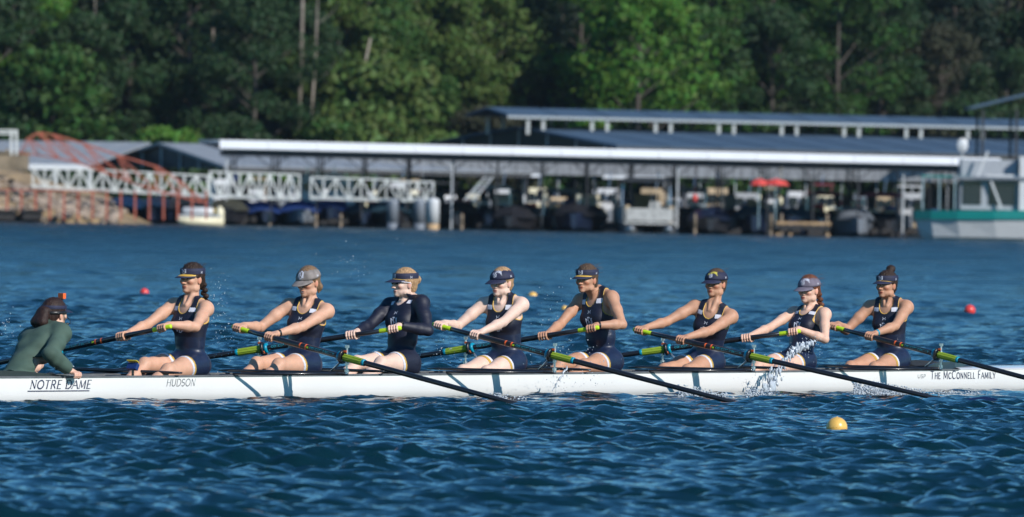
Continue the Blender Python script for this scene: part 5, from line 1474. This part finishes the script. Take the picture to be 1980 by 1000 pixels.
# riggers, seats and foot stretchers
def make_station(i, s, G, E):
    pu, pn, pz = G
    def q(u, n, z): return S3(u, n, z)
    w = side_n(pu, GZ)
    zt = .198
    rg = MB().loft([[q(pu-a, s*nn, zt+dz), q(pu-a*.6, s*nn, zt+dz+b), q(pu+a*.6, s*nn, zt+dz+b), q(pu+a, s*nn, zt+dz), q(pu+a*.6, s*nn, zt+dz-b), q(pu-a*.6, s*nn, zt+dz-b)]
        for nn, a, b, dz in ((-w-.05, .026, .007, .0), (-w+.05, .03, .011, .0), (w, .032, .014, .0), (.6, .03, .015, .002), (SPREAD+.035, .026, .015, .004))]).build('rigger', CARBON, shell, smooth=True)
    MB().tube([q(pu, s*(SPREAD+.03), zt+.004), q(pu, s*(SPREAD+.052), zt+.004)], .015, n=12).build('rigger_end_cap', SILVER, rg, smooth=True)
    MB().tube([q(pu-.64, s*(side_n(pu-.64, GZ)+.0), GZ+.016), q(pu-.3, s*.62, zt-.004), q(pu-.02, s*(SPREAD-.03), zt)], [.015, .017, .014], n=10, sq=.7).build('stay', CARBON, rg, smooth=True)
    MB().tube([q(pu+.01, s*(SPREAD-.13), zt+.005), q(pu+.015, s*(SPREAD+.03), pz+.01)], [.009, .009], n=8).build('pin_brace', SILVER, rg, smooth=True)
    pin = MB().tube([q(pu, s*SPREAD+.045*s, zt), q(pu, s*SPREAD+.045*s, pz+.09)], .008, n=10).tube([q(pu, s*SPREAD+.045*s, pz+.07), q(pu, s*SPREAD+.045*s, pz+.092)], .017, n=6).tube([q(pu, s*SPREAD+.045*s, pz-.06), q(pu, s*SPREAD+.045*s, pz-.035)], .016, n=10).tube([q(pu, s*SPREAD+.045*s, zt+.01), q(pu, s*SPREAD+.045*s, zt+.035)], .018, n=10)
    pin.build('pin', SILVER, rg)
    # oarlock: rounded frame round the oar
    d = Vector((E.x-G.x, -(E.y-G.y), E.z-G.z)).normalized(); c = q(pu, s*SPREAD, pz)-d*.006
    up = Vector((0, 0, 1)); sx = d.cross(up).normalized(); uz = sx.cross(d).normalized()
    pts = []
    for k in range(25):
        a = 2*math.pi*k/24; r = .040
        pts.append(c+sx*(math.copysign(abs(math.cos(a))**.75, math.cos(a))*r)+uz*(math.copysign(abs(math.sin(a))**.75, math.sin(a))*r*1.08))
    MB().tube(pts, .0125, n=8, caps=False, up=tuple(d)).build('oarlock', BLACK_P, rg, smooth=True)
    MB().box(c+uz*.048-d*.018, (.022, .03, .016)).build('spacer', ORANGE_P, rg)
    MB().tube([c+d*.012+sx*.036*math.cos(a)+uz*.04*math.sin(a) for a in [math.radians(t) for t in range(-150, -20, 15)]], .006, n=6, up=tuple(d)).build('orange_insert', ORANGE_P, rg, smooth=True)
    # seat, tracks, foot stretcher
    hu = HIPU[i]
    MB().box(S3(hu, 0, .155), (.24, .30, .025), taper=.9).box(S3(hu+.08, 0, .175), (.07, .28, .025), taper=.8).build('seat', SEATM, shell)
    for t in (-.1, .1): MB().box(S3(pu+.35, t, .115), (.8, .02, .02)).build('track', TRACKM, shell)
    fo = HIPU[i]-.84
    fs = MB().bar(S3(fo-.02, 0, .17), S3(fo+.12, 0, -.02), .30, .012, up=(1, 0, 0)).build('foot_stretcher', SEATM, shell)
HIPPX = [367, 583, 774, 980, 1166, 1365, 1543, 1724]
HIPU = [solve_boat(p, 705, 0)[0] for p in HIPPX]
print('HIPU', ['%.2f' % h for h in HIPU])
for i, (s, G, E) in enumerate(OGEO): make_station(i, s, G, E)
# small display unit by the stroke seat
uu, zz = solve_boat(257, 709, .14)
mb = MB().box(S3(uu, .14, zz), (.035, .09, .05), Matrix.Rotation(.5, 3, 'Y'))
dv = mb.build('stroke_display', BLUEP, shell)
MB().box(S3(uu, .14, zz)+Vector((.0, 0, .04)), (.039, .094, .006), Matrix.Rotation(.5, 3, 'Y')).build('display_edge', YELP, dv)
MB().bar(S3(uu, .14, .10), S3(uu, .14, zz), .014).build('display_stem', CARBON, dv)
# ------------------------------------------------------------------ crew
def frame_at(u, face=-1):
    c = BP(u, 0, 0)
    if face < 0: return Matrix(((-UC, US, 0, c.x), (-US, -UC, 0, c.y), (0, 0, 1, 0), (0, 0, 0, 1)))
    return Matrix(((UC, -US, 0, c.x), (US, UC, 0, c.y), (0, 0, 1, 0), (0, 0, 0, 1)))
TAN, MID, FAIR, PALE = (.46, .245, .155), (.54, .305, .205), (.62, .39, .29), (.66, .46, .37)
SHPX = [368, 596, 785, 972, 1153, 1379, 1566, 1718]
SHZ = [.705, .695, .725, .73, .775, .675, .655, .715]
HEAD = [(371, 539), (596, 545), (782, 548), (970, 546), (1134, 540), (1384, 548), (1564, 560), (1714, 551)]
HANDS = [((315, 0), (236, 0)), ((523, 0), (456, 0)), ((768, 0), (679, 0)), ((920, 0), (843, 0)), ((1144, 0), (1051, 0)), ((1318, 0), (1232, 0)), ((1541, 0), (1443, 0)), ((1683, 0), (1608, 0))]
KN = [((.43, .13, .205), (.43, -.10, .245)), ((.43, .11, .24), (.43, -.11, .245)), ((.41, .12, .25), (.41, -.12, .25)), ((.43, .12, .17), (.43, -.12, .17)),
      ((.43, .12, .22), (.42, -.12, .23)), ((.43, .12, .17), (.43, -.12, .17)), ((.42, .12, .2), (.42, -.12, .2)), ((.43, .12, .18), (.43, -.13, .18))]
LEAN = [.02, .04, -.03, 0, -.05, .10, .02, 0]
TW = [-.10, .14, -.12, .16, -.10, .14, -.12, .16]
INFO = [
 dict(skin=MID, hair='dark', hairstyle='braid', curly=1, wisps=34, hrot=(-.06, .0, 0), hat=dict(kind='visor', mat=CAP_NAVY, gold=.45, tilt=.05), label='woman in a navy visor with gold brim band and dark braid, rowing nearest the coxswain'),
 dict(skin=MID, hair='light', hairstyle='tail', hrot=(.0, .16, 0), smile=1, hat=dict(kind='cap', mat=CAP_GREY, tilt=.10), bands=[('L', 'black')], label='smiling woman in a worn grey cap looking down while she pulls her oar'),
 dict(skin=PALE, hair='blond', hairstyle='bun', curly=1, hrot=(-.42, .0, 0), glasses=1, sleeves=1, hat=dict(kind='visor', mat=CAP_NAVY, gold=.12, tilt=.04), bands=[('L', 'watch')], label='pale woman in sunglasses, visor and long sleeved navy shirt, pulling an oar'),
 dict(skin=PALE, hair='blond', hairstyle='lowbun', goldout=1, hrot=(-.05, .05, 0), hat=dict(kind='cap', mat=CAP_NAVY, letters=PRINT_W, tilt=.08), label='pale blond woman in a navy cap with white letters, arms stretched to her oar'),
 dict(skin=TAN, hair='brown', hairstyle='short', curly=1, wisps=40, hrot=(.06, .02, 0), girth=1.05, hat=dict(kind='visor', mat=CAP_NAVY, gold=.4, tilt=.05), bands=[('L', 'black')], label='tall tanned woman in a gold edged visor with black wristbands, sitting highest in the boat'),
 dict(skin=TAN, hair='brown', hairstyle='lowbun', wisps=10, hrot=(.04, .0, 0), hat=dict(kind='cap', mat=CAP_NAVY, letters=PRINT_Y, tilt=.05), label='tanned woman in a navy cap with yellow letters, leaning back on her oar'),
 dict(skin=FAIR, hair='red', hairstyle='braid', curly=1, wisps=14, hrot=(-.03, .05, 0), girth=.93, arm=.9, goldout=0, hat=dict(kind='cap', mat=CAP_PURP, letters=PRINT_W, tilt=.08), label='woman in a faded purple cap with a reddish braid, behind the tall water spout'),
 dict(skin=TAN, hair='dark', hairstyle='topbun', curly=1, hrot=(.0, .0, 0), goldout=1, hat=dict(kind='visor', mat=CAP_NAVY, gold=.12, tilt=.03), bands=[('L', CYAN)], label='woman in a navy visor with a curly bun on top, last rower towards the bow'),
]
def project_px(P):
    v = CAM_M.inverted() @ Vector(P); return 990+FPX*v.x/(-v.z), 500-FPX*v.y/(-v.z)
ONLY = None
for i, info in enumerate(INFO):
    hu = HIPU[i]; M = frame_at(hu); Mi = M.inverted()
    ln = LEAN[i]; su = solve_boat(SHPX[i], 590, ln)[0]
    ux, hz = solve_boat(HEAD[i][0], HEAD[i][1], ln)
    s, G, E = OGEO[i]; Gw, Ew = B3(*G), B3(*E)
    hip = dict(hands={})
    spx = hu-su; S0 = Vector((spx, ln, SHZ[i]))
    for k, hpx in zip('LR', HANDS[i]):
        lo, hi = 0.0, 1.0          # along the oar from handle end to oarlock
        def fx_(t): return project_px(Ew.lerp(Gw, t))[0]
        for _ in range(30):
            m = (lo+hi)/2
            if (fx_(m) < hpx[0]) == (fx_(1) > fx_(0)): lo = m
            else: hi = m
        t = max(lo, .055); P = Mi @ Ew.lerp(Gw, t); e = (Mi.to_3x3() @ (Ew-Gw)).normalized()
        a = e if (e.y > 0) == (k == 'R') else -e
        SJ = S0+Vector((0, .17 if k == 'L' else -.17, 0)); ds = (SJ-P); ds.z = 0; ds.normalize()
        ds = (ds+Vector((-1, 0, 0))).normalized()
        hip['hands'][k] = (P, a, -ds, ds*.066+Vector((0, 0, .026)), .0165 if t < .15 else .0215)
        reach = (SJ-P-Vector((0, 0, 0))).length
        print(i, k, 'reach %.2f' % reach, 't %.2f' % t)
    kl, kr = KN[i]
    sp = dict(idx=i, M=M, hipz=.265, sx=spx, sy=ln, sz=SHZ[i], twist=TW[i], head=(hu-ux, ln, hz), kneeL=kl, kneeR=kr, ankL=(.80, .10, .04), ankR=(.80, -.10, .04),
              poleL=(-.25, .75, -.6), poleR=(-.25, -.6, -.8), group='rowers in the shell')
    sp.update(info); sp.update(hip)
    print('person', i, 'torso %.2f' % (S0-Vector((0, 0, .265))).length, 'lean %.2f' % spx, 'head', ['%.2f' % c for c in sp['head']])
    if ONLY is None or i in ONLY: make_person(sp)
# coxswain, facing the crew
cu = solve_boat(16, 715, 0)[0]; M = frame_at(cu, 1)
shu = solve_boat(88, 645, 0); hdu = solve_boat(106, 607, 0)
hu_, hz_ = solve_boat(147, 725, .30)
gr = Vector((hu_-cu, -.298, .185)); gl = Vector((hu_-cu+.05, .16, .17))
sp = dict(idx=8, M=M, cox=1, hipz=.09, sx=shu[0]-cu, sz=shu[1]-.01, twist=-.25, head=(hdu[0]-cu, .0, hdu[1]), hrot=(-.12, -.02, 0), kneeL=(.36, .13, .15), kneeR=(.36, -.12, .14), ankL=(.62, .1, -.02), ankR=(.62, -.1, -.02),
          poleL=(.4, .1, -.9), poleR=(-.8, -.25, -.5), skin=FAIR, hair='black', hairstyle='longtail', hat=dict(kind='visor', mat=CAP_NAVY, gold=0, tilt=.02), hem=.25, girth=.9, arm=.92,
          hands={'R': (gr, (1, 0, 0), (0, -1, 0), Vector((-.045, .035, .045)), .012), 'L': (gl, (0, -1, 0), (1, 0, 0), Vector((-.06, 0, .03)), .012)},
          label='coxswain in a green top, orange camera on her visor, leaning forward')
print('cox', sp['sx'], sp['sz'], sp['head'])
if ONLY is None or 8 in ONLY: make_person(sp)
# ------------------------------------------------------------------ buoys
def buoy(px, py, wpx, mt, lab):
    D = CAM_H/(-ray(px, py).z); p = W(px, py, D); r = wpx/FPX*D/2
    z = wz(p)
    o = empty('buoy', (p.x, p.y, z), label=lab, cat='buoy')
    MB().ell((0, 0, r*.45), (r, r, r), nu=28, nv=18).build('float', mt, o, smooth=True)
    MB().tube([(0, 0, r*1.4), (0, 0, r*1.49)], [r*.12, r*.08], n=10).build('valve', mt, o, smooth=True)
    MB().tube([(r*1.001*math.cos(t), r*1.001*math.sin(t), r*.48) for t in [2*math.pi*k/24 for k in range(25)]], r*.02, n=4, caps=False).build('seam', mt, o)
OCH = mat('ochre_buoy', (.70, .42, .10), .3, var=.12, scale=14); REDB = mat('red_buoy', (.62, .05, .045), .35, var=.08, scale=14)
buoy(1618, 832, 41, OCH, 'large cream and ochre buoy floating in front of the boat')
buoy(1030, 574, 19, OCH, 'small ochre buoy behind the boat between the two middle rowers')
buoy(279, 568, 18, REDB, 'red buoy behind the boat between the coxswain and first rower')
buoy(1875, 606, 22, REDB, 'red buoy behind the boat to the right of the bow rower')
buoy(1092, 600, 14, OCH, 'smallest ochre buoy, half hidden at the shoulder of the tall visored rower')
# ------------------------------------------------------------------ splashes
def water_drop_mat():
    m, nt, b = nodes_of('splash_water'); b.inputs['Base Color'].default_value = (.56, .62, .68, 1); b.inputs['Roughness'].default_value = .12
    b.inputs['Transmission Weight'].default_value = .3; b.inputs['IOR'].default_value = 1.33
    return m
DROP = water_drop_mat()
RS = random.Random(9)
def drop(mb, p, r):
    mb.ell(p, (r, r, r*RS.uniform(.8, 1.5)), nu=6, nv=4)
def splash(name, lab, pts, ndrop=60):
    """pts: list of (px, py, n, radius, spread) along a jet"""
    mb = MB(); P = []
    for px, py, n, r, sp in pts:
        u, z = solve_boat(px, py, n); P.append((B3(u, n, z), r, sp))
    return P, mb
# tall spout by the purple cap rower
def blobjet(lab, path, seed, nd, dens=1.0, extra=()):
    """path of (px, py, n, radius) ; a rough column of merged water drops"""
    r = np.random.default_rng(seed); Q = []
    for px, py, n, rad in path:
        u, z = solve_boat(px, py, n); Q.append((np.array(B3(u, n, z)), rad))
    lo = np.min([q for q, _ in Q], axis=0)-.12; hi = np.max([q for q, _ in Q], axis=0)+.12
    c = .0052; F = Field(np.arange(lo[0], hi[0], c, dtype=np.float32), np.arange(lo[1], hi[1], c*1.3, dtype=np.float32), np.arange(lo[2], hi[2], c, dtype=np.float32))
    for (a, ra), (b, rb) in zip(Q[:-1], Q[1:]):
        L = np.linalg.norm(b-a); m = max(2, int(L/.011*dens))
        for k in range(m):
            t = (k+r.uniform(0, 1))/m; rad = ra+(rb-ra)*t; p = a+(b-a)*t+r.normal(size=3)*rad*.75
            s = max(.0055, rad*r.uniform(.2, .55)); F.ell(p, (s*.85, s, s*r.uniform(1.1, 2.6)), k=.014)
    for k in range(nd):
        i = r.integers(0, len(Q)-1); t = r.uniform(0, 1); q = Q[i][0]*(1-t)+Q[i+1][0]*t; p = q+r.normal(size=3)*.038; s = r.uniform(.003, .0065)
        if (p > lo+.02).all() and (p < hi-.02).all(): F.ell(p, (s, s, s), k=.002)
    v, f = nets(F.X, F.Y, F.Z, F.d)
    o = link('water_splash', mesh_np('water_splash', v, f, [DROP])); tag(o, lab, 'splash', kind='stuff'); return o
blobjet('tall curved spout of water rising in front of the purple capped rower', [(1476, 770, .62, .040), (1488, 752, .6, .036), (1499, 728, .58, .026), (1511, 705, .57, .019), (1524, 690, .56, .018), (1540, 676, .55, .026), (1556, 668, .55, .026), (1574, 662, .54, .014)], 3, 120, 2.2)
blobjet('thin twist of water beside the tall spout, left of it', [(1484, 742, .60, .012), (1490, 715, .6, .009), (1502, 698, .6, .010)], 4, 25)
blobjet('thin thread of water falling in front of the hull below the tall visored rower', [(1070, 758, .6, .010), (1077, 740, .6, .010), (1086, 726, .6, .009), (1098, 712, .6, .008)], 5, 40)
def foam(lab, x0, x1, y0, y1, n_, seed, rmin=.0025, rmax=.0098):
    r = random.Random(seed); mb = MB()
    for k in range(int(n_*2.4)):
        t = r.betavariate(1.3, 1.6); px = x0+(x1-x0)*t; nn = r.uniform(.55, 1.35)
        up = abs(r.gauss(0, .45)); py = y1-(y1-y0)*min(1.2, up)*(1-.6*t)
        u, z = solve_boat(px, py, nn); p = B3(u, nn, z)
        mb.ell(p, tuple(r.uniform(rmin, rmax)*k_ for k_ in (1.5, 1.3, .9)), nu=5, nv=3)
    o = mb.build('water_splash', DROP, smooth=True); return tag(o, lab, 'splash', kind='stuff')
foam('low splash where the leftmost near oar enters the water', 945, 1030, 762, 780, 260, 1)
foam('low splash where the second near oar enters, left of the tall spout', 1310, 1420, 748, 775, 520, 2)
foam('splash at the foot of the tall spout', 1440, 1500, 748, 772, 300, 3)
foam('broad bright splash where the third near oar enters the water', 1650, 1790, 738, 770, 1100, 4)
foam('line of foam at the right end of the hull', 1790, 1985, 756, 774, 700, 5, .003, .009)
foam('thin foam line in front of the stern half of the hull', 60, 640, 776, 796, 420, 6, .0015, .004)
foam('thin foam line in front of the middle of the hull', 640, 1300, 770, 792, 380, 7, .0015, .004)
def spray(lab, cx, cy, sx_, sy_, n_, seed, nn=(.4, .9), rr=(.0018, .0042)):
    r = random.Random(seed); mb = MB()
    for k in range(n_):
        px, py, n = r.gauss(cx, sx_), r.gauss(cy, sy_), r.uniform(*nn); u, z = solve_boat(px, py, n)
        if z < .02: continue
        rad = r.uniform(*rr)*(1.6 if r.random() < .1 else 1); mb.ell(B3(u, n, z), (rad, rad, rad*r.uniform(.8, 1.6)), nu=6, nv=5)
    o = mb.build('water_drops', DROP, smooth=True); return tag(o, lab, 'water drops', kind='stuff')
spray('water drops flying in front of the tall visored rower\'s lap and the hull', 1120, 705, 38, 26, 120, 1)
spray('water drops hanging over the hull just left of the tall spout', 1470, 735, 22, 18, 45, 2)
spray('water drops in the air above the far oars, left of the sunglasses rower', 690, 515, 42, 22, 34, 3, (-1.2, -.6))
spray('water drops beside the braid of the rower nearest the coxswain', 420, 570, 14, 40, 40, 4, (-1.0, -.4))
spray('fine spray behind the stroke rower\'s back above the water', 430, 650, 14, 30, 70, 5, (-1.2, -.5), (.0015, .0032))
spray('water drops in the air at the left edge behind the coxswain', 14, 635, 12, 16, 26, 6, (-1.0, -.3))
spray('water drops around the shoulder of the tall visored rower', 1070, 600, 26, 30, 36, 7, (-.9, -.3))
spray('scattered drops over the dark suit behind the tall spout', 1560, 672, 20, 16, 50, 8, (.35, .5), (.0015, .0032))
spray('water drops around the far oar between the sunglasses rower and the pale rower', 865, 680, 22, 22, 50, 9, (-1.2, -.6), (.0015, .0032))
# ------------------------------------------------------------------ tell look-alikes apart by their order in the row
_by = {}
bpy.context.view_layer.update()
for o in COL.objects:
    if o.parent is None and o.get('label'): _by.setdefault(o['label'], []).append(o)
ORD = ['first', 'second', 'third', 'fourth', 'fifth', 'sixth', 'seventh', 'eighth', 'ninth', 'tenth', 'eleventh', 'twelfth', 'thirteenth', 'fourteenth', 'fifteenth']
for lb, os_ in _by.items():
    if 1 < len(os_) <= 15:
        os_.sort(key=lambda o: (project_px(o.matrix_world.translation if o.type == 'EMPTY' else o.matrix_world @ Vector(o.bound_box[0]))[0]))
        for k, o in enumerate(os_):
            w = {2: ['left', 'right'], 3: ['left', 'middle', 'right']}.get(len(os_))
            o['label'] = '%s %s' % (w[k], lb) if w else '%s from left, %s' % (ORD[k], lb)
# ------------------------------------------------------------------ thin morning haze over the lake
hm_ = bpy.data.materials.new('haze_air'); hm_.use_nodes = True; hn = hm_.node_tree; hn.nodes.clear()
ho = hn.nodes.new('ShaderNodeOutputMaterial'); hv = hn.nodes.new('ShaderNodeVolumePrincipled')
hv.inputs['Color'].default_value = (.70, .86, 1.0, 1); hv.inputs['Density'].default_value = .000045; hv.inputs['Anisotropy'].default_value = .2
hn.links.new(hv.outputs[0], ho.inputs['Volume'])
hz_ = MB().box((0, 330, 59), (1300, 960, 122)).build('haze', hm_); tag(hz_, kind='stuff')
